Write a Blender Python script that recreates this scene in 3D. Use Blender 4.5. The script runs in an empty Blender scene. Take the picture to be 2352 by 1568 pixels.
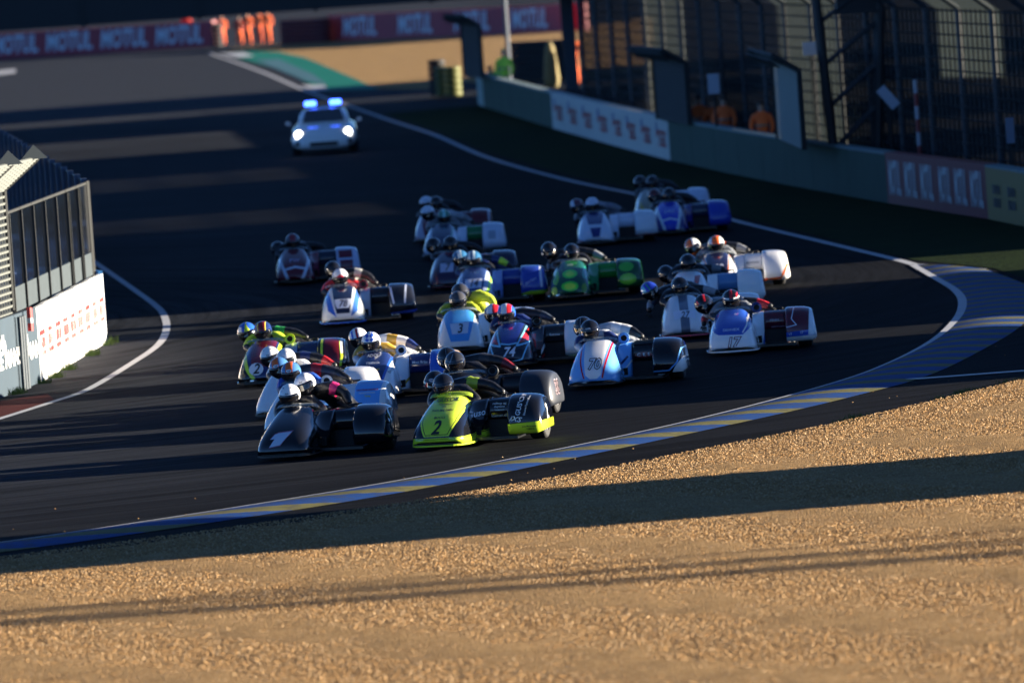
import bpy, bmesh, math, random
import numpy as np
from mathutils import Vector, Matrix
from mathutils.bvhtree import BVHTree
random.seed(7); rng = np.random.default_rng(7)
R = math.radians
S = bpy.context.scene
COL = S.collection

# ------------------------------------------------------------------ camera, world, sun, exposure
CAM_H = 7.1; F = 19600.0; ROLL = R(4.0); PITCH = math.atan(1035.0 / F)
f0 = Vector((0, math.cos(PITCH), -math.sin(PITCH))); r0 = Vector((1, 0, 0)); u0 = Vector((0, math.sin(PITCH), math.cos(PITCH)))
cr = r0 * math.cos(ROLL) - u0 * math.sin(ROLL); cu = u0 * math.cos(ROLL) + r0 * math.sin(ROLL)
cam_d = bpy.data.cameras.new('camera'); cam = bpy.data.objects.new('camera', cam_d); COL.objects.link(cam)
M3 = Matrix((cr, cu, -f0)).transposed()
cam.matrix_world = Matrix.Translation((0, 0, CAM_H)) @ M3.to_4x4()
cam_d.sensor_width = 36; cam_d.lens = F / 2352 * 36
cam_d.clip_start = 1; cam_d.clip_end = 4000
cam_d.dof.use_dof = True; cam_d.dof.focus_distance = 112; cam_d.dof.aperture_fstop = 2.3; cam_d.dof.aperture_blades = 9
S.camera = cam
SUN_EL = 7.0; SUN_TAN = math.tan(R(SUN_EL))
sd = bpy.data.lights.new('sun', 'SUN'); sun = bpy.data.objects.new('sun', sd); COL.objects.link(sun)
sd.energy = 5.0; sd.angle = R(0.5); sd.color = (1.0, 0.88, 0.70)
sun_dir = Vector((1, 0.14, SUN_TAN)).normalized()
sun.rotation_euler = sun_dir.to_track_quat('Z', 'Y').to_euler()
W = bpy.data.worlds.new('World'); S.world = W; W.use_nodes = True
nt = W.node_tree; bg = nt.nodes['Background']; sky = nt.nodes.new('ShaderNodeTexSky')
sky.sky_type = 'NISHITA'; sky.sun_disc = False; sky.sun_elevation = R(SUN_EL); sky.sun_rotation = R(82)
sky.air_density = 0.35; sky.dust_density = 0.05; sky.ozone_density = 3.2
nt.links.new(sky.outputs[0], bg.inputs[0]); bg.inputs[1].default_value = 0.05
S.view_settings.view_transform = 'Standard'; S.view_settings.look = 'None'
S.view_settings.exposure = 2.4; S.view_settings.gamma = 1; S.view_settings.use_curve_mapping = False
S.render.engine = 'CYCLES'; S.cycles.max_bounces = 5; S.cycles.diffuse_bounces = 2; S.cycles.glossy_bounces = 3
S.cycles.transparent_max_bounces = 6; S.cycles.caustics_reflective = False; S.cycles.caustics_refractive = False

# ------------------------------------------------------------------ helpers
def G(x, y, z=0.0):
    """point of the place at height z seen at (x, y) of the 2352 px wide survey picture"""
    d = cr * (x - 1176) + cu * (784 - y) + f0 * F
    t = (z - CAM_H) / d.z
    return Vector((0, 0, CAM_H)) + d * t

def yy(D):      # row (roll removed) of a ground point at depth D
    return F * CAM_H / D - 172

MATS = {}
def mat(name, c, rough=0.5, metal=0.0, coat=0.0, spec=0.5, bump=0.0, bscale=60, vary=0.0, vscale=8, emit=None, es=0, alpha=1.0):
    if name in MATS: return MATS[name]
    m = bpy.data.materials.new(name); m.use_nodes = True; n = m.node_tree; p = n.nodes['Principled BSDF']
    p.inputs['Base Color'].default_value = (*c, 1); p.inputs['Roughness'].default_value = rough
    p.inputs['Metallic'].default_value = metal; p.inputs['Coat Weight'].default_value = coat
    p.inputs['Coat Roughness'].default_value = 0.04; p.inputs['Specular IOR Level'].default_value = spec
    p.inputs['Alpha'].default_value = alpha
    if emit: p.inputs['Emission Color'].default_value = (*emit, 1); p.inputs['Emission Strength'].default_value = es
    if bump or vary:
        tc = n.nodes.new('ShaderNodeTexCoord')
    if vary:
        nz = n.nodes.new('ShaderNodeTexNoise'); nz.inputs['Scale'].default_value = vscale; nz.inputs['Detail'].default_value = 5
        n.links.new(tc.outputs['Object'], nz.inputs['Vector'])
        mx = n.nodes.new('ShaderNodeMix'); mx.data_type = 'RGBA'
        mx.inputs[6].default_value = (*[v * (1 - vary) for v in c], 1); mx.inputs[7].default_value = (*[min(1, v * (1 + vary)) for v in c], 1)
        n.links.new(nz.outputs[0], mx.inputs[0]); n.links.new(mx.outputs[2], p.inputs['Base Color'])
    if bump:
        nb = n.nodes.new('ShaderNodeTexNoise'); nb.inputs['Scale'].default_value = bscale; nb.inputs['Detail'].default_value = 4
        n.links.new(tc.outputs['Object'], nb.inputs['Vector'])
        b = n.nodes.new('ShaderNodeBump'); b.inputs['Strength'].default_value = bump; b.inputs['Distance'].default_value = 0.02
        n.links.new(nb.outputs[0], b.inputs['Height']); n.links.new(b.outputs[0], p.inputs['Normal'])
    MATS[name] = m; return m

def paint_mat(c):       # glossy lacquer of one colour
    if max(c) > .3: c = tuple(min(.86, v * 1.22) for v in c)
    k = 'paint_%02x%02x%02x' % tuple(int(v * 255) for v in c)
    return mat(k, c, 0.16, 0, 1.0, 0.2, 0.05, 7, 0.05, 5)
def suit_mat(c):
    k = 'leather_%02x%02x%02x' % tuple(int(v * 255) for v in c)
    return mat(k, c, 0.42, 0, 0.12, 0.5, 0.9, 16, 0.2, 12)
def flat_mat(c):
    k = 'print_%02x%02x%02x' % tuple(int(v * 255) for v in c)
    return mat(k, c, 0.4, 0, 0.6, 0.5)

def link(o, parent=None):
    COL.objects.link(o)
    if parent is not None: o.parent = parent
    return o
def tag(o, label=None, cat=None, group=None, kind=None):
    if label: o['label'] = label
    if cat: o['category'] = cat
    if group: o['group'] = group
    if kind: o['kind'] = kind
    return o
def empty(name, loc, rz=0):
    o = bpy.data.objects.new(name, None); o.location = loc; o.rotation_euler = (0, 0, rz); o.empty_display_size = .2
    return link(o)
def mesh_obj(name, verts, faces, mats, parent=None, smooth=False, mi=None):
    me = bpy.data.meshes.new(name); me.from_pydata([tuple(v) for v in verts], [], faces)
    if not isinstance(mats, (list, tuple)): mats = [mats]
    for m in mats: me.materials.append(m)
    if smooth: me.polygons.foreach_set('use_smooth', [True] * len(me.polygons))
    if mi is not None: me.polygons.foreach_set('material_index', mi)
    me.update(); o = bpy.data.objects.new(name, me)
    return link(o, parent)
def bm_obj(name, bm, mats, parent=None, smooth=False):
    me = bpy.data.meshes.new(name)
    if smooth:
        for f in bm.faces: f.smooth = True
    bm.normal_update(); bm.to_mesh(me); bm.free()
    if not isinstance(mats, (list, tuple)): mats = [mats]
    for m in mats: me.materials.append(m)
    return link(bpy.data.objects.new(name, me), parent)

class MB:       # collects simple solids
    def __init__(s): s.v = []; s.f = []; s.m = []
    def box(s, a, b, mi=0, rz=0, origin=(0, 0, 0)):
        n = len(s.v); c, si = math.cos(rz), math.sin(rz)
        for z in (a[2], b[2]):
            for x, y in ((a[0], a[1]), (b[0], a[1]), (b[0], b[1]), (a[0], b[1])):
                s.v.append((origin[0] + x * c - y * si, origin[1] + x * si + y * c, origin[2] + z))
        for f in ((0, 3, 2, 1), (4, 5, 6, 7), (0, 1, 5, 4), (1, 2, 6, 5), (2, 3, 7, 6), (3, 0, 4, 7)):
            s.f.append([n + i for i in f]); s.m.append(mi)
        return s
    def bar(s, p, q, r, k=6, mi=0, r2=None):
        p, q = Vector(p), Vector(q); d = (q - p).normalized(); r2 = r if r2 is None else r2
        a = d.orthogonal().normalized(); b = d.cross(a); n = len(s.v)
        for c, rr in ((p, r), (q, r2)):
            for i in range(k):
                t = 2 * math.pi * i / k + .3
                s.v.append(tuple(c + a * rr * math.cos(t) + b * rr * math.sin(t)))
        for i in range(k):
            j = (i + 1) % k; s.f.append([n + i, n + j, n + k + j, n + k + i]); s.m.append(mi)
        s.f.append([n + i for i in reversed(range(k))]); s.m.append(mi)
        s.f.append([n + k + i for i in range(k)]); s.m.append(mi)
        return s
    def build(s, name, mats, parent=None, smooth=False):
        return mesh_obj(name, s.v, s.f, mats, parent, smooth, s.m)

def loft(name, secs, mats, parent=None, cap=(True, True), closed=True, smooth=True, ret_bm=False, keep=None):
    bm = bmesh.new(); rings = [[bm.verts.new(p) for p in s] for s in secs]; k = len(secs[0])
    for i in range(len(rings) - 1):
        for j in range(k if closed else k - 1):
            if keep and not keep(i, j): continue
            a, b = rings[i], rings[i + 1]; q = (j + 1) % k
            try: bm.faces.new((a[j], a[q], b[q], b[j]))
            except ValueError: pass
    if cap[0]: bm.faces.new(list(reversed(rings[0])))
    if cap[1]: bm.faces.new(rings[-1])
    for v in [v for v in bm.verts if not v.link_faces]: bm.verts.remove(v)
    bmesh.ops.recalc_face_normals(bm, faces=bm.faces)
    if ret_bm: return bm
    return bm_obj(name, bm, mats, parent, smooth)

def paint(bm, poly, mi, cond=None, axes=(0, 2)):
    """give the faces inside a convex outline (front projection) their own paint, cutting the mesh along its edges"""
    a, b = axes
    if sum((poly[i][0] * poly[(i + 1) % len(poly)][1] - poly[(i + 1) % len(poly)][0] * poly[i][1]) for i in range(len(poly))) < 0: poly = poly[::-1]
    x0, x1 = min(p[0] for p in poly), max(p[0] for p in poly); z0, z1 = min(p[1] for p in poly), max(p[1] for p in poly)
    def near():
        out = []
        for f in bm.faces:
            xs = [v.co[a] for v in f.verts]; zs = [v.co[b] for v in f.verts]
            if max(xs) > x0 and min(xs) < x1 and max(zs) > z0 and min(zs) < z1 and (cond is None or cond(f)): out.append(f)
        return out
    n = len(poly)
    for i in range(n):
        p, q = poly[i], poly[(i + 1) % n]; nx, nz = q[1] - p[1], -(q[0] - p[0])
        if abs(nx) + abs(nz) < 1e-6: continue
        fs = near(); es = {e for f in fs for e in f.edges}; vs = {v for f in fs for v in f.verts}
        no = [0, 0, 0]; no[a] = nx; no[b] = nz; co = [0, 0, 0]; co[a] = p[0]; co[b] = p[1]
        bmesh.ops.bisect_plane(bm, geom=fs + list(es) + list(vs), dist=1e-5, plane_co=co, plane_no=Vector(no).normalized())
    for f in near():
        c = f.calc_center_median(); ok = True
        for i in range(n):
            p, q = poly[i], poly[(i + 1) % n]
            if (q[0] - p[0]) * (c[b] - p[1]) - (q[1] - p[1]) * (c[a] - p[0]) < -1e-7: ok = False; break
        if ok: f.material_index = mi
def stripe(bm, pts, w, mi, axes=(0, 2), cond=None):
    for (x0, y0), (x1, y1) in zip(pts[:-1], pts[1:]):
        d = math.hypot(x1 - x0, y1 - y0); nx, ny = -(y1 - y0) / d * w / 2, (x1 - x0) / d * w / 2
        ex, ey = (x1 - x0) / d * w * .3, (y1 - y0) / d * w * .3
        paint(bm, [(x0 + nx - ex, y0 + ny - ey), (x0 - nx - ex, y0 - ny - ey), (x1 - nx + ex, y1 - ny + ey), (x1 + nx + ex, y1 + ny + ey)], mi, cond, axes)

TXT = {}
def text_geo(s, bold=0.0, shear=0.0):
    k = (s, bold, shear)
    if k in TXT: return TXT[k]
    cv = bpy.data.curves.new('lettering', 'FONT'); cv.body = s; cv.size = 1; cv.offset = bold; cv.shear = shear
    cv.align_x = 'CENTER'; cv.align_y = 'CENTER'; cv.resolution_u = 2
    o = bpy.data.objects.new('lettering', cv); COL.objects.link(o)
    dg = bpy.context.evaluated_depsgraph_get(); me = o.evaluated_get(dg).to_mesh()
    v = [(p.co.x, p.co.y) for p in me.vertices]; f = [list(p.vertices) for p in me.polygons]
    o.evaluated_get(dg).to_mesh_clear(); bpy.data.objects.remove(o); bpy.data.curves.remove(cv)
    TXT[k] = (v, f); return TXT[k]
def decal(name, bvh, s, c, size, material, parent, wide=1.0, bold=0.012, shear=0.0, off=.004, rot=0.0, view='front', shape=None, start=-3.0):
    """print lettering (or an outline) on a curved panel: every point is dropped onto the surface"""
    if shape: v, f = shape, [list(range(len(shape)))]
    else: v, f = text_geo(s, bold, shear)
    bt = bmesh.new(); vv = [bt.verts.new((u * size * wide, w * size, 0)) for u, w in v]
    for q in f:
        try: bt.faces.new([vv[i] for i in q])
        except ValueError: pass
    bmesh.ops.triangulate(bt, faces=bt.faces[:])
    for _ in range(3):
        le = [e for e in bt.edges if e.calc_length() > .035]
        if not le: break
        bmesh.ops.subdivide_edges(bt, edges=le, cuts=1); bmesh.ops.triangulate(bt, faces=[q for q in bt.faces if len(q.verts) > 3])
    bt.verts.index_update(); v = [(q.co.x, q.co.y) for q in bt.verts]; f = [[q.index for q in g_.verts] for g_ in bt.faces]; bt.free()
    cs, sn = math.cos(rot), math.sin(rot); out = []
    for (u, w) in v:
        x, z = c[0] + u * cs - w * sn, c[1] + u * sn + w * cs
        if view == 'front': o, d = Vector((x, start, z)), Vector((0, 1, 0))
        elif view == 'right': o, d = Vector((3, x, z)), Vector((-1, 0, 0))      # seen from +x, u runs along +y
        else: o, d = Vector((x, z, 3)), Vector((0, 0, -1))
        h = bvh.ray_cast(o, d)
        if h[0] is None: out.append(None); continue
        out.append(h[0] - d * off)
    idx = {i: n for n, i in enumerate([i for i, p in enumerate(out) if p is not None])}
    fs = [[idx[i] for i in q] for q in f if all(i in idx for i in q)]
    if not fs: return None
    return mesh_obj(name, [p for p in out if p is not None], fs, material, parent)

# ------------------------------------------------------------------ colours
BLACK = (.006, .0065, .009); CARBON = (.02, .021, .025); WHITE = (.78, .79, .80); NAVY = (.015, .03, .13); BLUE = (.02, .09, .45)
SKY = (.12, .34, .72); LIME = (.55, .78, .04); RED = (.45, .015, .02); DRED = (.16, .01, .018); ORANGE = (.95, .12, .02); GREEN = (.03, .35, .06)
GOLD = (.55, .33, .04); SILVER = (.45, .48, .52); GREY = (.2, .21, .23); MAROON = (.10, .012, .025); YEL = (.75, .60, .05); PINK = (.75, .03, .18)
CYAN = (.1, .45, .75)
M_RUB = mat('tyre_rubber', (.018, .018, .02), .75, bump=.3, bscale=40, vary=.3)
M_RIM = mat('rim_metal', (.35, .35, .37), .35, .8)
M_DARK = mat('dark_mechanics', (.012, .012, .014), .6, bump=.5, bscale=25)
M_CARB = mat('carbon_fibre', (.015, .016, .019), .3, 0, .6)
M_CHROME = mat('bright_lip', (.55, .56, .6), .22, .6)
M_VISOR = mat('dark_visor', (.006, .006, .008), .06, 0, 1)
M_SCREEN = mat('clear_screen', (.5, .55, .55), .05, 0, .5, alpha=.28)

# ------------------------------------------------------------------ ground
def poly_sheet(name, pts, z, m, kind='structure', parent=None):
    bm = bmesh.new(); vs = [bm.verts.new((p[0], p[1], z)) for p in pts]
    es = [bm.edges.new((vs[i], vs[(i + 1) % len(vs)])) for i in range(len(vs))]
    bmesh.ops.triangle_fill(bm, edges=es, use_beauty=True)
    bmesh.ops.recalc_face_normals(bm, faces=bm.faces)
    for f in bm.faces:
        if f.normal.z < 0: f.normal_flip()
    o = bm_obj(name, bm, m, parent); o['kind'] = kind; return o
def pts(px): return [G(x, y) for x, y in px]
def smooth_path(p, n=6):
    out = []; P = [p[0]] + list(p) + [p[-1]]
    for i in range(1, len(P) - 2):
        for k in range(n):
            t = k / n; a, b, c, d = P[i - 1], P[i], P[i + 1], P[i + 2]
            out.append(0.5 * ((2 * b) + (-a + c) * t + (2 * a - 5 * b + 4 * c - d) * t * t + (-a + 3 * b - 3 * c + d) * t ** 3))
    out.append(P[-2]); return out

def asphalt_mat():
    m = bpy.data.materials.new('asphalt'); m.use_nodes = True; n = m.node_tree; L = n.links; p = n.nodes['Principled BSDF']
    geo = n.nodes.new('ShaderNodeNewGeometry'); sep = n.nodes.new('ShaderNodeSeparateXYZ'); L.new(geo.outputs['Position'], sep.inputs[0])
    def noise(scale, det, vec=None, rough=.6):
        q = n.nodes.new('ShaderNodeTexNoise'); q.inputs['Scale'].default_value = scale; q.inputs['Detail'].default_value = det; q.inputs['Roughness'].default_value = rough
        L.new(vec or geo.outputs['Position'], q.inputs['Vector']); return q.outputs[0]
    def math_(op, a, b=None, c=None):
        q = n.nodes.new('ShaderNodeMath'); q.operation = op
        for i, v in enumerate((a, b, c)):
            if v is None: continue
            if isinstance(v, (int, float)): q.inputs[i].default_value = v
            else: L.new(v, q.inputs[i])
        return q.outputs[0]
    # tyre marks run along arcs about the corner's centre
    dx = math_('SUBTRACT', sep.outputs[0], -33.0); dy = math_('SUBTRACT', sep.outputs[1], 150.0)
    rad = math_('SQRT', math_('ADD', math_('MULTIPLY', dx, dx), math_('MULTIPLY', dy, dy)))
    ang = math_('ARCTAN2', dy, dx)
    cmb = n.nodes.new('ShaderNodeCombineXYZ'); L.new(math_('MULTIPLY', rad, 3.2), cmb.inputs[0]); L.new(math_('MULTIPLY', ang, 2.6), cmb.inputs[1])
    cm2 = n.nodes.new('ShaderNodeCombineXYZ'); L.new(math_('MULTIPLY', rad, 11.0), cm2.inputs[0]); L.new(math_('MULTIPLY', ang, 5.0), cm2.inputs[1])
    marks = math_('ADD', math_('MULTIPLY', noise(1.0, 6, cmb.outputs[0], .75), .6), math_('MULTIPLY', noise(1.0, 5, cm2.outputs[0], .8), .4))
    mr = n.nodes.new('ShaderNodeMapRange'); L.new(marks, mr.inputs[0]); mr.inputs[1].default_value = .42; mr.inputs[2].default_value = .56
    mr.inputs[3].default_value = .30; mr.inputs[4].default_value = 1.25
    big = noise(.12, 4); bg_ = n.nodes.new('ShaderNodeMapRange'); L.new(big, bg_.inputs[0]); bg_.inputs[1].default_value = .3; bg_.inputs[2].default_value = .7
    bg_.inputs[3].default_value = .75; bg_.inputs[4].default_value = 1.25
    fine = noise(45, 3); fn = n.nodes.new('ShaderNodeMapRange'); L.new(fine, fn.inputs[0]); fn.inputs[1].default_value = .3; fn.inputs[2].default_value = .7
    fn.inputs[3].default_value = .6; fn.inputs[4].default_value = 1.45
    # dusty, paler off the racing line (towards the left wall)
    dust = n.nodes.new('ShaderNodeMapRange'); L.new(sep.outputs[0], dust.inputs[0]); dust.inputs[1].default_value = 0; dust.inputs[2].default_value = -6
    dust.inputs[3].default_value = .5; dust.inputs[4].default_value = 1.35
    lane = n.nodes.new('ShaderNodeMapRange'); L.new(sep.outputs[1], lane.inputs[0]); lane.inputs[1].default_value = 102; lane.inputs[2].default_value = 110; lane.inputs[3].default_value = .55; lane.inputs[4].default_value = 1
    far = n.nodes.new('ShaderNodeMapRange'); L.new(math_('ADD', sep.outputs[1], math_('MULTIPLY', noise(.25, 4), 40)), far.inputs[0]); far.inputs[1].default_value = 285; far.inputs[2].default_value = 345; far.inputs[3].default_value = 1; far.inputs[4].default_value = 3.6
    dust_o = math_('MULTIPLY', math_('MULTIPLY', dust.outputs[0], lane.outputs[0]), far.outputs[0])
    tot = math_('MULTIPLY', math_('MULTIPLY', mr.outputs[0], bg_.outputs[0]), math_('MULTIPLY', fn.outputs[0], dust_o))
    mx = n.nodes.new('ShaderNodeMix'); mx.data_type = 'RGBA'; mx.inputs[6].default_value = (0, 0, 0, 1); mx.inputs[7].default_value = (.033, .037, .046, 1)
    L.new(math_('MULTIPLY', tot, .5), mx.inputs[0]); L.new(mx.outputs[2], p.inputs['Base Color'])
    p.inputs['Roughness'].default_value = .85; p.inputs['Specular IOR Level'].default_value = .03
    b = n.nodes.new('ShaderNodeBump'); b.inputs['Strength'].default_value = .6; b.inputs['Distance'].default_value = .012
    L.new(noise(70, 2), b.inputs['Height']); L.new(b.outputs[0], p.inputs['Normal']); return m
M_ASPH = asphalt_mat()
def gravel_mat():
    m = bpy.data.materials.new('gravel'); m.use_nodes = True; n = m.node_tree; L = n.links; p = n.nodes['Principled BSDF']
    geo = n.nodes.new('ShaderNodeNewGeometry')
    v = n.nodes.new('ShaderNodeTexVoronoi'); v.inputs['Scale'].default_value = 42; L.new(geo.outputs['Position'], v.inputs['Vector'])
    nz = n.nodes.new('ShaderNodeTexNoise'); nz.inputs['Scale'].default_value = 1.1; nz.inputs['Detail'].default_value = 5; L.new(geo.outputs['Position'], nz.inputs['Vector'])
    rp = n.nodes.new('ShaderNodeValToRGB'); e = rp.color_ramp.elements
    e[0].color = (.22, .135, .06, 1); e[1].color = (.47, .315, .16, 1); q = e.new(.5); q.color = (.37, .228, .10, 1)
    s = n.nodes.new('ShaderNodeSeparateColor'); L.new(v.outputs['Color'], s.inputs[0]); L.new(s.outputs[0], rp.inputs[0])
    mr = n.nodes.new('ShaderNodeMapRange'); L.new(nz.outputs[0], mr.inputs[0]); mr.inputs[1].default_value = .3; mr.inputs[2].default_value = .7; mr.inputs[3].default_value = .85; mr.inputs[4].default_value = 1.1
    mx = n.nodes.new('ShaderNodeVectorMath'); mx.operation = 'SCALE'; L.new(rp.outputs[0], mx.inputs[0]); L.new(mr.outputs[0], mx.inputs[3])
    L.new(mx.outputs[0], p.inputs['Base Color']); p.inputs['Roughness'].default_value = .95; p.inputs['Specular IOR Level'].default_value = .03
    b = n.nodes.new('ShaderNodeBump'); b.inputs['Strength'].default_value = 1; b.inputs['Distance'].default_value = .03; b.invert = True
    L.new(v.outputs[0], b.inputs['Height']); L.new(b.outputs[0], p.inputs['Normal']); return m
M_GRAV = gravel_mat()
def grass_mat():
    m = mat('grass_verge', (.012, .024, .006), .95, spec=.03, bump=1, bscale=8, vary=.6, vscale=1.2); return m
mesh_obj('ground', [(-900, -300, -.03), (900, -300, -.03), (900, 1500, -.03), (-900, 1500, -.03)], [(0, 1, 2, 3)], mat('soil', (.035, .03, .02), .95, spec=.05, vary=.3, vscale=.3))['kind'] = 'structure'
mesh_obj('track', [(-70, 60, 0), (60, 60, 0), (60, 700, 0), (-90, 700, 0)], [(0, 1, 2, 3)], M_ASPH)['kind'] = 'structure'
mesh_obj('shade_sheet', [(10.5, 176, .02), (13, 150, .02), (260, 150, .02), (260, 700, .02), (21, 700, .02), (13, 300, .02), (8.5, 240, .02)], [(0, 1, 2, 3, 4, 5, 6)], mat('painted_shade', (.010, .011, .012), .9, spec=.02, vary=.4, vscale=.4))['kind'] = 'structure'  # dark sheet added so the ground behind the fence looks shaded
# gravel trap in front
edge_px = [(-260, 1335), (0, 1289), (260, 1256), (524, 1221), (919, 1164), (1160, 1124), (1378, 1085), (1643, 1034), (1916, 980), (2185, 918), (2352, 878), (2600, 815)]
edge = smooth_path([G(*p) for p in edge_px], 5)
GX0, GX1, GN = -14.0, 14.0, 150
ge = sorted([(p.x, p.y) for p in edge])
def edge_y(x):
    return float(np.interp(x, [a for a, _ in ge], [b for _, b in ge]))
gv, gf = [], []; NR = 130
for i in range(GN + 1):
    x = GX0 + (GX1 - GX0) * i / GN; ye = edge_y(x) + .12 * math.sin(x * 3.1) + .08 * math.sin(x * 7.7)
    for j in range(NR + 1):
        t = j / NR; y = ye + (62 - ye) * t
        z = .006 + .05 * min(1, t * 12) + .006 * math.sin(x * 1.7 + y * .9) * min(1, t * 8) + random.uniform(-.008, .008) * min(1, t * 20)
        gv.append((x, y, z))
for i in range(GN):
    for j in range(NR):
        a = i * (NR + 1) + j; gf.append((a, a + 1, a + NR + 2, a + NR + 1))
g = mesh_obj('gravel_bed', gv, gf, M_GRAV, smooth=True); g['kind'] = 'structure'
mesh_obj('gravel_field', [(-60, 10, -.01), (60, 10, -.01), (60, 62, -.01), (-60, 62, -.01)], [(0, 1, 2, 3)], M_GRAV)['kind'] = 'structure'

def stones(name, n, xr, yr, size, mats, ztop=.05, inside=None, label=None):
    xs = rng.uniform(*xr, n * 2); ys = rng.uniform(*yr, n * 2)
    keep = np.array([inside(a, b) for a, b in zip(xs, ys)]) if inside else np.ones(n * 2, bool)
    xs, ys = xs[keep][:n], ys[keep][:n]; n = len(xs)
    base = np.array([(1, 0, 0), (-1, 0, 0), (0, 1, 0), (0, -1, 0), (0, 0, 1), (0, 0, -.6)], float)
    tri = np.array([(0, 2, 4), (2, 1, 4), (1, 3, 4), (3, 0, 4), (2, 0, 5), (1, 2, 5), (3, 1, 5), (0, 3, 5)])
    a = rng.uniform(0, 6.28, n); s = size * rng.uniform(.5, 1.5, n)
    V = base[None] * rng.uniform(.6, 1.25, (n, 6, 1)) * (s[:, None, None] * np.array([1, .8, .7]))
    c, si = np.cos(a)[:, None], np.sin(a)[:, None]
    X = V[..., 0] * c - V[..., 1] * si; Y = V[..., 0] * si + V[..., 1] * c
    P = np.stack([X + xs[:, None], Y + ys[:, None], V[..., 2] + ztop], -1).reshape(-1, 3)
    T = (tri[None] + (np.arange(n) * 6)[:, None, None]).reshape(-1, 3)
    me = bpy.data.meshes.new(name); me.vertices.add(len(P)); me.vertices.foreach_set('co', P.ravel())
    me.loops.add(T.size); me.loops.foreach_set('vertex_index', T.ravel()); me.polygons.add(len(T))
    me.polygons.foreach_set('loop_start', np.arange(0, T.size, 3)); me.polygons.foreach_set('loop_total', np.full(len(T), 3))
    for m in mats: me.materials.append(m)
    me.polygons.foreach_set('material_index', np.repeat(rng.integers(0, len(mats), n), 8)); me.update(); me.validate()
    o = link(bpy.data.objects.new(name, me)); tag(o, label, 'gravel', None, 'stuff'); return o
M_ST = [mat('stone_tan', (.36, .215, .092), .85, spec=.1, vary=.2), mat('stone_pale', (.50, .345, .19), .8, spec=.1, vary=.2), mat('stone_brown', (.23, .14, .065), .85, spec=.1, vary=.2), mat('stone_amber', (.38, .22, .092), .8, spec=.1, vary=.2)]
stones('gravel_stones', 260000, (-8.5, 9.5), (72, 118), .0118, M_ST, .056, lambda x, y: y < edge_y(x) - .03 * abs(math.sin(x * 9)) and abs(x) < .066 * y + .6, 'loose tan pebbles covering the gravel trap beside the kerb')
stones('scattered_stones', 260, (-7, 9), (96, 150), .014, M_ST, .008, lambda x, y: y > edge_y(x) and (y < edge_y(x) + 6 + 3 * random.random() and random.random() < .6), 'stray pebbles thrown from the gravel onto the asphalt edge')

# kerb: blue and yellow painted, slightly domed
kin = smooth_path([G(*p) for p in [(2098, 609), (2160, 645), (2196, 668), (2212, 694), (2200, 730), (2144, 781), (2040, 835), (1916, 880), (1668, 947), (1378, 1013), (919, 1104), (403, 1188), (0, 1247), (-300, 1288)]], 8)
kout = smooth_path([G(*p) for p in [(2268, 620), (2352, 652), (2390, 672), (2405, 700), (2352, 744), (2305, 777), (2189, 839), (2100, 874), (1999, 901), (1792, 951), (1378, 1040), (919, 1132), (403, 1213), (0, 1269), (-300, 1306)]], 8)
def resample(P, n):
    d = [0]
    for a, b in zip(P[:-1], P[1:]): d.append(d[-1] + (b - a).length)
    out = []
    for k in range(n):
        t = d[-1] * k / (n - 1); i = max(0, min(len(P) - 2, int(np.searchsorted(d, t)) - 1)); s = (t - d[i]) / max(1e-6, d[i + 1] - d[i])
        out.append(P[i].lerp(P[i + 1], min(1, max(0, s))))
    return out
NK = 220; ka, kb = resample(kin, NK), resample(kout, NK); kv, kf = [], []
for i in range(NK):
    for j in range(7):
        t = j / 6; p = ka[i].lerp(kb[i], t); kv.append((p.x, p.y, .008 + .035 * math.sin(math.pi * t)))
for i in range(NK - 1):
    for j in range(6): a = i * 7 + j; kf.append((a, a + 1, a + 8, a + 7))
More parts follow.
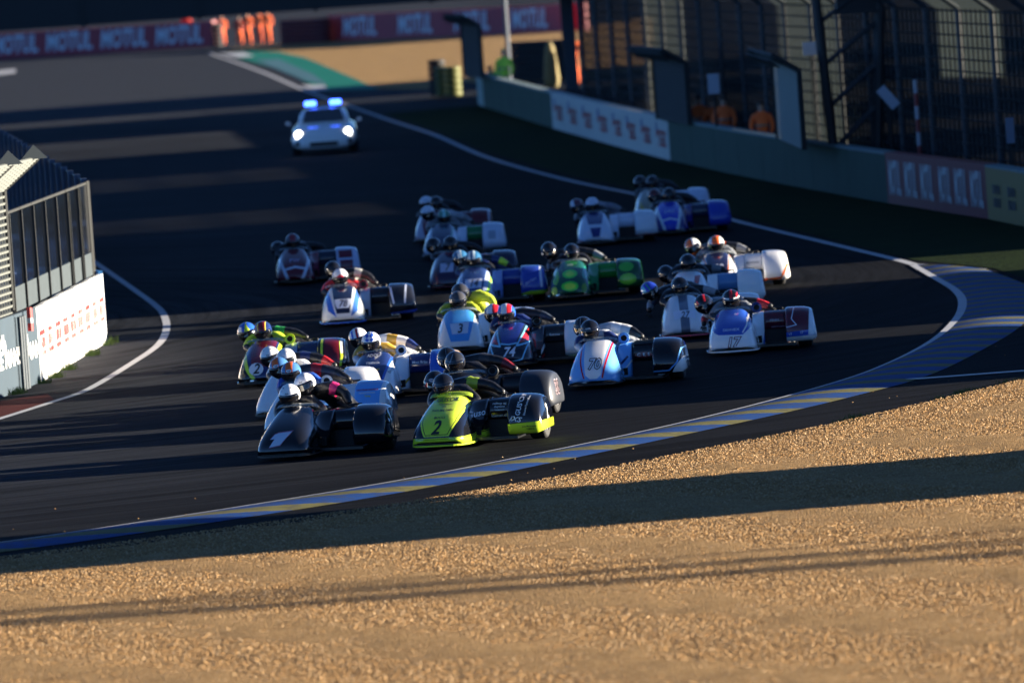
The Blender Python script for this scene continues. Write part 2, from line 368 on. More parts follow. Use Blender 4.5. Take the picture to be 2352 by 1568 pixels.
def kerb_mat():
    m = bpy.data.materials.new('kerb_paint'); m.use_nodes = True; n = m.node_tree; L = n.links; p = n.nodes['Principled BSDF']
    def math_(op, a, b=None):
        q = n.nodes.new('ShaderNodeMath'); q.operation = op
        for i, v in enumerate((a, b)):
            if v is None: continue
            if isinstance(v, (int, float)): q.inputs[i].default_value = v
            else: L.new(v, q.inputs[i])
        return q.outputs[0]
    geo = n.nodes.new('ShaderNodeNewGeometry'); sep = n.nodes.new('ShaderNodeSeparateXYZ'); L.new(geo.outputs['Position'], sep.inputs[0])
    k = n.nodes.new('ShaderNodeMapRange'); L.new(sep.outputs[1], k.inputs[0]); k.inputs[1].default_value = 140; k.inputs[2].default_value = 118; k.inputs[3].default_value = 0; k.inputs[4].default_value = .3
    c = math_('SUBTRACT', sep.outputs[1], math_('MULTIPLY', math_('SUBTRACT', sep.outputs[0], 2.0), k.outputs[0]))
    nz0 = n.nodes.new('ShaderNodeTexNoise'); nz0.inputs['Scale'].default_value = 6; L.new(geo.outputs['Position'], nz0.inputs['Vector'])
    c = math_('ADD', c, math_('MULTIPLY', math_('SUBTRACT', nz0.outputs[0], .5), .12))
    fr = math_('FRACT', math_('DIVIDE', c, 1.4)); st = math_('GREATER_THAN', fr, .60)
    mx = n.nodes.new('ShaderNodeMix'); mx.data_type = 'RGBA'; mx.inputs[6].default_value = (.012, .056, .21, 1); mx.inputs[7].default_value = (.145, .135, .048, 1); L.new(st, mx.inputs[0])
    nz = n.nodes.new('ShaderNodeTexNoise'); nz.inputs['Scale'].default_value = 5; nz.inputs['Detail'].default_value = 8; nz.inputs['Roughness'].default_value = .75; L.new(geo.outputs['Position'], nz.inputs['Vector'])
    mr = n.nodes.new('ShaderNodeMapRange'); L.new(nz.outputs[0], mr.inputs[0]); mr.inputs[1].default_value = .46; mr.inputs[2].default_value = .68; mr.inputs[3].default_value = 0; mr.inputs[4].default_value = .8
    m2 = n.nodes.new('ShaderNodeMix'); m2.data_type = 'RGBA'; L.new(mr.outputs[0], m2.inputs[0]); L.new(mx.outputs[2], m2.inputs[6]); m2.inputs[7].default_value = (.05, .05, .05, 1)
    L.new(m2.outputs[2], p.inputs['Base Color']); p.inputs['Roughness'].default_value = .7; p.inputs['Specular IOR Level'].default_value = .08
    b = n.nodes.new('ShaderNodeBump'); b.inputs['Strength'].default_value = .5; b.inputs['Distance'].default_value = .01; L.new(nz.outputs[0], b.inputs['Height']); L.new(b.outputs[0], p.inputs['Normal'])
    return m
mesh_obj('kerb', kv, kf, kerb_mat(), smooth=True)['kind'] = 'structure'

M_LINE = mat('line_paint', (.46, .47, .49), .7, spec=.08, vary=.25, vscale=3)
def ribbon(name, P, w, z, m):
    v, f = [], []
    for i, p in enumerate(P):
        d = (P[min(i + 1, len(P) - 1)] - P[max(i - 1, 0)]); d.z = 0; d.normalize(); nrm = Vector((-d.y, d.x, 0))
        ww = w[i] if isinstance(w, list) else w
        v += [tuple(p + nrm * ww / 2)[:2] + (z,), tuple(p - nrm * ww / 2)[:2] + (z,)]
    for i in range(len(P) - 1): f.append((2 * i, 2 * i + 1, 2 * i + 3, 2 * i + 2))
    o = mesh_obj(name, v, f, m); o['kind'] = 'structure'; return o
left_line = smooth_path([G(*p) for p in [(200, 590), (246, 622), (312, 668), (358, 702), (377, 725), (382, 757), (362, 793), (295, 839), (202, 894), (126, 921), (42, 948), (-60, 980)]], 8)
ribbon('edge_line', left_line, .13, .004, M_LINE)
right_line = smooth_path([G(*p) for p in [(480, 122), (600, 165), (700, 208), (800, 243), (900, 278), (1000, 311), (1120, 362), (1300, 413), (1500, 455), (1700, 510), (1900, 558), (2050, 594), (2098, 607)]], 6)
ribbon('edge_line', right_line, .17, .004, M_LINE)
ribbon('edge_line', ka, [.16 - .11 * min(1, max(0, (i - 60) / 50)) for i in range(NK)], .013, M_LINE)
o = poly_sheet('painted_patch', pts([(2098, 607), (2180, 612), (2268, 619), (2215, 629), (2130, 633)]), .012, M_LINE)
cable_pts = resample([G(1992, 880), G(2352, 853), G(2500, 842)], 14)
mbx = MB()
for a, b in zip(cable_pts[:-1], cable_pts[1:]):
    mbx.bar((a.x, a.y, .012), (b.x, b.y, .012), .012, 5)
o = mbx.build('ground_cable', mat('pale_cable', (.6, .6, .62), .5)); tag(o, 'thin pale cable lying across the kerb and run-off asphalt', 'cable')

# grass verge, far gravel, green run-off paint
poly_sheet('grass_verge', pts([(880, 262), (1100, 243), (1270, 297), (1540, 372), (1800, 424), (2040, 466), (2352, 520), (2700, 575), (2700, 700), (2420, 660), (2280, 616), (2100, 598), (1900, 548), (1700, 499), (1500, 444), (1300, 401), (1120, 350), (1000, 300)]), .006, grass_mat())
farg = [(465, 119), (560, 108), (760, 96), (1000, 86), (1320, 66), (1500, 40), (1500, 160), (1310, 185), (1180, 190), (1060, 190), (990, 206), (870, 206), (800, 175), (700, 133), (640, 120)]
poly_sheet('gravel_far', pts(farg), .008, M_GRAV)
poly_sheet('runoff_paint', pts([(515, 125), (560, 119), (640, 120), (700, 133), (800, 175), (870, 206), (790, 209), (748, 210), (640, 160)]), .012, mat('green_paint', (.012, .17, .12), .7, spec=.05, vary=.3, vscale=.3))
poly_sheet('runoff_patch', pts([(585, 139), (640, 137), (720, 172), (755, 198), (700, 186)]), .016, mat('blue_grey_paint', (.07, .16, .19), .7, spec=.05, vary=.4, vscale=.4))
poly_sheet('runoff_mark', pts([(500, 124), (560, 122), (585, 130), (548, 133)]), .018, M_LINE)
poly_sheet('runoff_mark', pts([(690, 197), (745, 197), (755, 206), (722, 211)]), .018, M_LINE)
poly_sheet('track_mark', pts([(-40, 168), (36, 160), (36, 168), (-40, 178)]), .018, M_LINE)
poly_sheet('red_runoff', pts([(-80, 915), (0, 921), (110, 905), (125, 918), (60, 940), (0, 958), (-80, 985)]), .003, mat('red_asphalt', (.07, .014, .012), .8, spec=.05, vary=.3, vscale=2))

# ------------------------------------------------------------------ left wall, glass screen, mesh fence
def along(P, Q, t): return P.lerp(Q, t)
A0, A1, A2 = G(-60, 938), G(95, 877), G(247, 785)
def wall_face(name, P, Q, h, th, m, parent, z0=0.0, side=-1):
    """upright slab from P to Q; its face looks to the track"""
    d = (Q - P).normalized(); n = Vector((d.y, -d.x, 0)) * th * side
    v = [(p.x, p.y, z) for z in (z0, z0 + h) for p in (P, Q, Q + n, P + n)]
    return mesh_obj(name, v, [(0, 3, 2, 1), (4, 5, 6, 7), (0, 1, 5, 4), (1, 2, 6, 5), (2, 3, 7, 6), (3, 0, 4, 7)], m, parent)
M_WH = mat('white_wall', (.66, .66, .64), .55, vary=.07, vscale=2, bump=.15, bscale=3)
M_BL = mat('blue_wall', (.018, .038, .058), .55, vary=.25, vscale=2)
M_RP = mat('red_print', (.42, .02, .02), .5); M_WP = mat('white_print', (.5, .51, .53), .5)
M_ALU = mat('galvanised', (.036, .038, .038), .7, 0, spec=.1, vary=.15)
M_GLASS = mat('tinted_glass', (.008, .010, .014), .12, 0, .5, alpha=.62)
lw = empty('trackside_wall', tuple(A1)); tag(lw, 'low white and blue advertising wall along the inside of the corner', 'wall')
def rel(v, e): return Vector(v) - e.location
def wall_marks(P, Q, t, z, w, h, n, m, e, off=.014):
    d = (Q - P); L_ = d.length; d.normalize(); n_ = Vector((d.y, -d.x, 0)); v, f = [], []
    for k in range(n):
        c = P + d * (t * L_ + (k - (n - 1) / 2) * w / n) + n_ * off; sw = w / n * random.uniform(.28, .42); hh = h * random.uniform(.8, 1) / 2; i = len(v)
        for a, b in ((-1, -1), (1, -1), (1, 1), (-1, 1)): v.append((c.x + d.x * sw * a, c.y + d.y * sw * a, z + hh * b))
        f.append((i, i + 1, i + 2, i + 3))
    build_rel(mesh_obj('printed_mark', v, f, m), e)
def build_rel(o, e):      # children given in world coordinates: parent keeps them in place
    o.parent = e; o.matrix_parent_inverse = e.matrix_world.inverted() if False else Matrix.Translation(-e.location)
    return o
def text_on_wall(name, s, P, Q, t, zc, size, m, e, wide=1, bold=.02, shear=0, rot=0, off=.012, side=1):
    d = (Q - P); L_ = d.length; d.normalize(); n = Vector((d.y, -d.x, 0)) * side
    v, f = text_geo(s, bold, shear); c = P + d * (t * L_); cs, sn = math.cos(rot), math.sin(rot); out = []
    for u, w in v:
        u, w = u * size * wide, w * size; u, w = u * cs - w * sn, u * sn + w * cs
        p = c + d * u + n * off; out.append((p.x, p.y, zc + w))
    return build_rel(mesh_obj(name, out, f, m), e)
nw = 9
for i in range(nw):     # white panels, each a board
    P, Q = along(A1, A2, i / nw), along(A1, A2, (i + 1) / nw - .002)
    build_rel(wall_face('wall_panel', P, Q, 1.15 + .01 * (i % 2), .08, M_WH, None), lw)
    c = i / nw + .5 / nw
    for zz, hh, ww, nn in ((.74, .085, .75, 4), (.58, .19, .85, 5), (.42, .085, .75, 4)):    # the small red print, too far off to read
        wall_marks(A1, A2, c, zz, ww, hh, nn, M_RP, lw)
nb = 3
for i in range(nb):
    P, Q = along(A0, A1, i / nb), along(A0, A1, (i + 1) / nb - .004)
    build_rel(wall_face('wall_panel', P, Q, 1.16, .08, M_BL, None), lw)
for t in (.20, .53, .86):
    text_on_wall('race_lettering', '24h', A0, A1, t - .08, .76, .40, M_WP, lw, 1.2)
    text_on_wall('race_lettering', 'LE MANS', A0, A1, t + .01, .52, .36, M_WP, lw, 1.5, .03)
endp = A2 + (A2 - A1).normalized() * .02
build_rel(wall_face('wall_end', endp, endp + Vector((-.25, .9, 0)), 1.2, .08, mat('bright_blue_wall', (.02, .16, .42), .5), None), lw)
for t in (.68, .715, .75):   # upright bars added for the dark fold shadow lines of the blue wall
    p = along(A0, A1, t); build_rel(MB().bar((p.x + .06, p.y, 0), (p.x + .06, p.y, 1.12), .035, 8).build('wall_fold', M_BL), lw)
p = along(A0, A1, .80); o = build_rel(MB().bar((p.x + .1, p.y, .86), (p.x + .1, p.y, 1.22), .045, 8).bar((p.x + .1, p.y, .98), (p.x + .1, p.y, 1.06), .047, 8, 1).build('red_white_tube', [M_RP, M_WP]), lw)
back = Vector((-.16, .02, 0))
gs = empty('glass_screen', tuple(A1)); tag(gs, 'tinted glass screen on grey posts standing behind the white wall', 'screen')
ng = 7; S0, S1 = along(A0, A1, .83) + back, A2 + back
for i in range(ng):
    P, Q = along(S0, S1, i / ng), along(S0, S1, (i + 1) / ng)
    d = (Q - P).normalized()
    build_rel(wall_face('kick_panel', P + d * .05, Q - d * .05, .38, .03, mat('kick_grey', (.05, .062, .07), .8, spec=.1, vary=.2), None, 1.14), gs)
    build_rel(wall_face('glass_pane', P + d * .06, Q - d * .06, 1.12, .02, M_GLASS, None, 1.54), gs)
    build_rel(wall_face('top_rail', P + d * .02, Q - d * .02, .04, .05, M_ALU, None, 2.664), gs)
    build_rel(MB().box((-.03, -.035, 0), (.03, .035, 2.66), 0, math.atan2(d.y, d.x), P).build('screen_post', M_ALU), gs)
    if i > 4: build_rel(MB().box((-.02, -.03, 0), (.02, .03, 2.64), 0, math.atan2(d.y, d.x), P + d * .28).build('screen_post', M_ALU), gs)
build_rel(MB().box((-.03, -.035, 0), (.03, .035, 2.72), 0, .8, S1).build('screen_post', M_ALU), gs)
# second screen running away behind it
T0, T1 = S1 + Vector((-.05, .2, 0)), G(-60, 262, 2.75); T1.z = 0
g2 = empty('glass_screen', tuple(T0)); tag(g2, 'darker glass screen running away behind the white wall, with bluish panes', 'screen')
n2 = 22
for i in range(n2):
    P, Q = along(T0, T1, i / n2), along(T0, T1, (i + 1) / n2); d = (Q - P).normalized()
    build_rel(wall_face('glass_pane', P + d * .08, Q - d * .08, 1.6, .02, M_GLASS, None, 1.12), g2)
    build_rel(wall_face('kick_panel', P + d * .04, Q - d * .04, 1.1, .04, mat('dark_panel', (.03, .035, .045), .5), None, 0), g2)
    build_rel(MB().box((-.09, -.05, 0), (.09, .05, 2.76), 0, math.atan2(d.y, d.x), P).build('screen_post', mat('blue_grey_post', (.045, .07, .12), .5)), g2)

def mesh_panel(name, P, Q, z0, z1, lean, e, m, step=.085, thick=.016, vstep=.35, pattern='h'):
    """welded wire mesh between two uprights: horizontal wires (and a few verticals) with a lean of the top edge"""
    mb = MB(); n = max(2, int((z1 - z0 + lean.length) / step))
    for k in range(n + 1):
        t = k / n; o_ = lean * t; z = z0 + (z1 - z0) * t
        mb.bar((P.x + o_.x, P.y + o_.y, z), (Q.x + o_.x, Q.y + o_.y, z), thick, 4)
    L_ = (Q - P).length; nv = max(1, int(L_ / vstep))
    for k in range(nv + 1):
        p = P.lerp(Q, k / nv); mb.bar((p.x, p.y, z0), (p.x + lean.x, p.y + lean.y, z1), thick * .8, 4)
    o = mb.build(name, m); build_rel(o, e); o['kind'] = 'stuff'; return o
M_MESH = mat('wire_mesh', (.13, .14, .13), .6)
mf = empty('catch_fence', tuple(A0)); tag(mf, 'sunlit wire catch fence with cantilevered top above the blue wall', 'fence')
B0, B1 = along(A0, A1, -.5) + back, along(A0, A1, .80) + back
mesh_panel('wire_mesh', B0, B1, 1.16, 3.05, Vector((0, 0, 0)), mf, M_MESH, .10, .024, .22)
mesh_panel('wire_mesh', B0, B1, 3.05, 3.5, Vector((.55, .1, 0)), mf, M_MESH, .075, .028, .4)
mesh_panel('wire_mesh', B1, B1 + Vector((-.6, 2.4, 0)), 1.16, 3.05, Vector((0, 0, 0)), mf, M_MESH, .10, .02, .3)
for t in (0, .35, .7, 1):
    p = B0.lerp(B1, t); mb = MB().bar((p.x, p.y, 0), (p.x, p.y, 3.05), .045, 8).bar((p.x, p.y, 3.05), (p.x + .55, p.y + .1, 3.5), .045, 8)
    build_rel(mb.build('fence_post', M_ALU), mf)
for t in (.63, .92):      # small triangular gussets on top
    p = B0.lerp(B1, t); v = [(p.x + .4, p.y, 3.5), (p.x + .8, p.y + .3, 3.5), (p.x + .6, p.y + .15, 3.72), (p.x + .4, p.y + .03, 3.5), (p.x + .8, p.y + .33, 3.5), (p.x + .6, p.y + .18, 3.72)]
    build_rel(mesh_obj('gusset', v, [(0, 1, 2), (5, 4, 3), (0, 3, 4, 1), (1, 4, 5, 2), (2, 5, 3, 0)], mat('dark_gusset', (.02, .026, .032), .8, spec=.03)), mf)

# ------------------------------------------------------------------ right barrier wall
RB = [G(*p) for p in [(1098, 240), (1112, 246), (1270, 295), (1405, 333), (1540, 369), (1700, 404), (1870, 437), (2040, 467), (2155, 485), (2270, 503), (2352, 520), (2500, 545)]]
M_GW = mat('green_concrete', (.02, .056, .036), .8, vary=.3, vscale=1.2, bump=.3, bscale=6)
M_GWT = mat('pale_coping', (.15, .22, .22), .7, vary=.3, vscale=3)
rw = empty('barrier_wall', tuple(RB[2])); tag(rw, 'long green concrete barrier wall with white, red and yellow advertising sections', 'wall')
secm = ['pale_green', 'g', 'w', 'w', 'g', 'g', 'g', 'r', 'r', 'y', 'y']
smm = {'pale_green': mat('pale_green_panel', (.24, .32, .29), .7, vary=.2), 'g': M_GW, 'w': mat('white_banner', (.44, .46, .44), .6, vary=.1), 'r': mat('dark_red_banner', (.17, .010, .014), .6, vary=.1), 'y': mat('yellow_banner', (.22, .155, .025), .6, vary=.1)}
for i in range(len(RB) - 1):
    k = secm[i]; P, Q = RB[i], RB[i + 1]; L_ = (Q - P).length; nn = max(1, round(L_ / 4.2))
    for j in range(nn):
        a, b = P.lerp(Q, j / nn), P.lerp(Q, (j + 1) / nn - .003)
        build_rel(wall_face('wall_block', a, b, 1.02, .25, smm[k], None, 0, 1 if False else -1), rw)
        build_rel(wall_face('coping', a, b, .05, .29, M_GWT if k in 'g' or k == 'y' else smm[k], None, 1.022, -1), rw)
def on_wall(i, t, zc, s, size, m, wide=1, bold=.02, rot=0):
    return text_on_wall('wall_print', s, RB[i], RB[i + 1], t, zc, size, m, rw, wide, bold, 0, rot, .015, 1)
M_RW = mat('faded_red_print', (.40, .06, .07), .6); M_BP = mat('blue_print', (.05, .08, .30), .6); M_KP = mat('black_print', (.03, .03, .03), .6)
for i in (2, 3):
    for q in range(4):
        t = .125 + q * .25; LL = (RB[i + 1] - RB[i]).length
        for zz, hh, ww in ((.66, .16, .12), (.50, .12, .10), (.36, .14, .12)): wall_marks(RB[i], RB[i + 1], t + .02, zz, LL * ww, hh, 4, M_RW, rw)
        wall_marks(RB[i], RB[i + 1], t - .06, .80, LL * .03, .22, 1, M_BP, rw); wall_marks(RB[i], RB[i + 1], t - .06, .62, LL * .04, .18, 1, M_RW, rw)
for i in (7, 8):
    for q in range(3): on_wall(i, .18 + q * .32, .52, 'MOTUL', .98, M_WP, .42 * (RB[i + 1] - RB[i]).length / 6.0 if True else .4, .03)
for i in (9,):
    for q in range(2):
        for zz in (.62, .36):
            wall_marks(RB[i], RB[i + 1], .3 + q * .42, zz, (RB[i + 1] - RB[i]).length * .22, .2, 4, M_KP, rw)

# catch fences on top of / behind that wall
M_NET = mat('dark_netting', (.016, .018, .02), .8, vary=.3, vscale=3, bump=.6, bscale=10)
_n = M_NET.node_tree; _p = _n.nodes['Principled BSDF']; _t = _n.nodes.new('ShaderNodeBsdfTranslucent'); _t.inputs[0].default_value = (.035, .045, .045, 1)
_x = _n.nodes.new('ShaderNodeMixShader'); _x.inputs[0].default_value = .5; _n.links.new(_p.outputs[0], _x.inputs[1]); _n.links.new(_t.outputs[0], _x.inputs[2]); _tr = _n.nodes.new('ShaderNodeBsdfTransparent'); _y = _n.nodes.new('ShaderNodeMixShader'); _y.inputs[0].default_value = .58
_n.links.new(_x.outputs[0], _y.inputs[1]); _n.links.new(_tr.outputs[0], _y.inputs[2]); _n.links.new(_y.outputs[0], _n.nodes['Material Output'].inputs[0])
M_POST = mat('dark_post', (.04, .043, .05), .6)
def tall_fence(P, Q, h, e, n, lean=.9):
    for j in range(n):
        a, b = P.lerp(Q, j / n), P.lerp(Q, (j + 1) / n); d = (b - a).normalized(); nn = Vector((d.y, -d.x, 0)); nn = nn if nn.x < 0 else -nn
        build_rel(wall_face('netting_panel', a + d * .05, b - d * .05, h, .04, M_NET, None, 0), e)
        c0, c1 = a + d * .05, b - d * .05
        v = [(c0.x, c0.y, h), (c1.x, c1.y, h), (c1.x + nn.x * lean, c1.y + nn.y * lean, h + lean * .8), (c0.x + nn.x * lean, c0.y + nn.y * lean, h + lean * .8)]
        v += [(x, y, z - .03) for x, y, z in v]
        build_rel(mesh_obj('top_panel', v, [(0, 1, 2, 3), (7, 6, 5, 4), (0, 4, 5, 1), (2, 6, 7, 3), (1, 5, 6, 2), (3, 7, 4, 0)], M_NET), e)
        mb = MB()
        for k in range(int(h / .25)):
            z = .2 + k * .25; mb.bar((a.x + nn.x * .03, a.y + nn.y * .03, z), (b.x + nn.x * .03, b.y + nn.y * .03, z), .02, 4)
        for k in range(7):
            p = a.lerp(b, k / 7); mb.bar((p.x + nn.x * .035, p.y + nn.y * .035, 0), (p.x + nn.x * .035, p.y + nn.y * .035, h), .02, 4)
        w_ = build_rel(mb.build('wire_grid', mat('grid_wire', (.022, .024, .026), .7, spec=.1)), e); w_['kind'] = 'stuff'
        mb = MB().bar((a.x, a.y, 0), (a.x, a.y, h), .07, 8).bar((a.x, a.y, h), (a.x + nn.x * lean, a.y + nn.y * lean, h + lean * .8), .06, 8)
        build_rel(mb.build('fence_post', M_POST), e)
def GZ(x, y, z):
    p = G(x, y, z); p.z = 0; return p
FA, FB, FC = GZ(1330, 30, 3.34), GZ(1800, 14, 3.92), GZ(2262, 30, 3.93); FD = FC + (FC - FB).normalized() * 9
# back fence as two staggered runs
tf = empty('safety_fence', tuple(FB)); tag(tf, 'tall dark netted safety fence running behind the green barrier wall', 'fence')
tall_fence(FA, FB, 3.93, tf, 11); tall_fence(FB, FD, 4.0, tf, 9)

def fence_end(px, base_i, h, w, label, lit=False, lean=.55, dx=.25):
    """a short catch-fence bay whose top cranks over the track, standing on the barrier"""
    p0 = GZ(px[0], px[1], 1.05); e = empty('catch_fence', tuple(p0)); tag(e, label, 'fence')
    d = Vector((.25, -1, 0)).normalized() if w > 0 else Vector((0, 1, 0)); q0 = p0 + Vector((dx, -abs(w), 0)); p0 = p0 + Vector((0, .5, 0)); q0 = q0 + Vector((0, .5, 0))
    m = mat('sunlit_mesh', (.30, .33, .30), .6) if lit else mat('shaded_mesh', (.05, .056, .06), .6)  # one mesh in two colours, sunlight and shade put into them
    mesh_panel('wire_mesh', p0, q0, 1.05, h, Vector((0, 0, 0)), e, m, .07, .026, .25)
    mesh_panel('wire_mesh', p0, q0, h, h + lean * .65, Vector((-lean, 0, 0)), e, m, .07, .026, .3)
    for p in (p0, q0):
        mb = MB().box((-.06, -.05, 1.03), (.06, .05, h), 0, 0, p); build_rel(mb.build('fence_post', M_ALU), e)
        mb = MB().bar((p.x, p.y, h), (p.x - lean, p.y, h + lean * .65), .06, 6); build_rel(mb.build('cranked_arm', M_ALU), e)
    mb = MB().bar((p0.x - lean, p0.y, h + lean * .65), (q0.x - lean, q0.y, h + lean * .65), .05, 6); build_rel(mb.build('top_rail', M_ALU), e)
    v = [(p0.x - lean - .1, p0.y, h + lean * .65 - .1), (q0.x - lean - .1, q0.y, h + lean * .65 - .1), (q0.x - lean + .12, q0.y, h + lean * .65 - .28), (p0.x - lean + .12, p0.y, h + lean * .65 - .28)]
    v += [(x + .02, y, z + .02) for x, y, z in v]
    build_rel(mesh_obj('end_plate', v, [(3, 2, 1, 0), (4, 5, 6, 7), (0, 1, 5, 4), (1, 2, 6, 5), (2, 3, 7, 6), (3, 0, 4, 7)], M_ALU), e)
    return e
fence_end((1068, 175), 0, 2.75, 5, 'grey catch fence with cranked top at the far end of the green wall', dx=.6)
fence_end((1512, 273), 3, 2.55, 7, 'unlit dark catch fence bay above the white advertising section', dx=.65)
fence_end((1790, 318), 5, 2.75, 9, 'sunlit catch fence bay standing on the wall right of the orange marshals', True)

# lattice gantry tower
tb = GZ(1965, 335, 1.0); tw = empty('gantry_tower', tuple(tb)); tag(tw, 'dark steel lattice tower rising behind the green barrier wall', 'tower')
M_BLK = mat('black_steel', (.012, .013, .016), .55)
legs = []
for sx, sy in ((-1, 0), (1, 0), (-1, 1), (1, 1)):
    a = Vector((tb.x + sx * .42, tb.y + sy * .9, 0)); b = Vector((tb.x + (-.75 if sx < 0 else .95), tb.y + sy * .9, 6.5)); legs.append((a, b))
    build_rel(MB().bar(a, b, .10, 8).build('tower_leg', M_BLK), tw)
for k in range(7):
    t0, t1 = k / 7, (k + 1) / 7
    for (a, b) in ((0, 1), (2, 3), (0, 2), (1, 3)):
        p, q = legs[a][0].lerp(legs[a][1], t0), legs[b][0].lerp(legs[b][1], t1)
        build_rel(MB().bar(p, q, .035, 6).build('brace', M_BLK), tw)
hp = Vector((tb.x + .25, tb.y + .4, 0))
build_rel(MB().box((-.45, -.4, 3.95), (.45, .4, 6), 0, 0, hp).box((-.6, -.5, 3.88), (.6, .5, 3.95), 0, 0, hp).build('hanging_speaker', M_BLK), tw)
# footbridge over the track
br = empty('footbridge', (0, 293, 0)); tag(br, 'black underside and face of a footbridge crossing high over the track', 'bridge')
MB().box((-60, 0, 3.46), (46, 3.2, 6.2)).build('bridge_deck', M_BLK, br)
for i, x in enumerate(range(-34, 34, 4)):
    MB().box((x, -.06, 3.4), (x + .12, 3.26, 6.25)).build('cross_beam', M_BLK, br)
pp = G(1315, 207); MB().box((-.24, -.25, 0), (.24, .25, 3.46), 0, 0, (pp.x, pp.y - 293, 0)).build('bridge_pier', mat('navy_steel', (.02, .03, .05), .5), br)
MB().box((-.3, -.3, 0), (.3, .3, 3.46), 0, 0, (-30, 1.5, 0)).build('bridge_pier', M_BLK, br)

# ------------------------------------------------------------------ people: one skinned body each
def skin_body(bones, zones_mats, name, parent, sub=1, loc=None):
    """bones: dict key -> (co, radius); edges: list of (a, b, zone)"""
    J, E = bones; keys = list(J); idx = {k: i for i, k in enumerate(keys)}
    me = bpy.data.meshes.new('skeleton'); me.from_pydata([J[k][0] for k in keys], [(idx[a], idx[b]) for a, b, _ in E], [])
    o = bpy.data.objects.new('skeleton', me); COL.objects.link(o)
    md = o.modifiers.new('s', 'SKIN'); sv = me.skin_vertices[0].data
    for i, k in enumerate(keys): r = J[k][1]; sv[i].radius = (r, r) if not isinstance(r, tuple) else r
    sv[0].use_root = True; md.use_smooth_shade = True; md.branch_smoothing = .3
    ss = o.modifiers.new('u', 'SUBSURF'); ss.levels = sub; ss.render_levels = sub
    dg = bpy.context.evaluated_depsgraph_get(); nm = bpy.data.meshes.new_from_object(o.evaluated_get(dg)); nm.name = name
    bpy.data.objects.remove(o)
    nm.materials.clear()
    for m in zones_mats: nm.materials.append(m)
    n = len(nm.polygons); c = np.empty(n * 3); nm.polygons.foreach_get('center', c); c = c.reshape(-1, 3)
    best = np.full(n, 1e9); zone = np.zeros(n, int)
    for a, b, z in E:
        p, q = np.array(J[a][0]), np.array(J[b][0]); d = q - p; t = np.clip(((c - p) @ d) / max(1e-9, d @ d), 0, 1)
        dist = np.linalg.norm(c - (p + t[:, None] * d), axis=1); k = dist < best; best[k] = dist[k]; zone[k] = z
    nm.polygons.foreach_set('material_index', zone); nm.polygons.foreach_set('use_smooth', [True] * n)
    ob = bpy.data.objects.new(name, nm); link(ob, parent); return ob

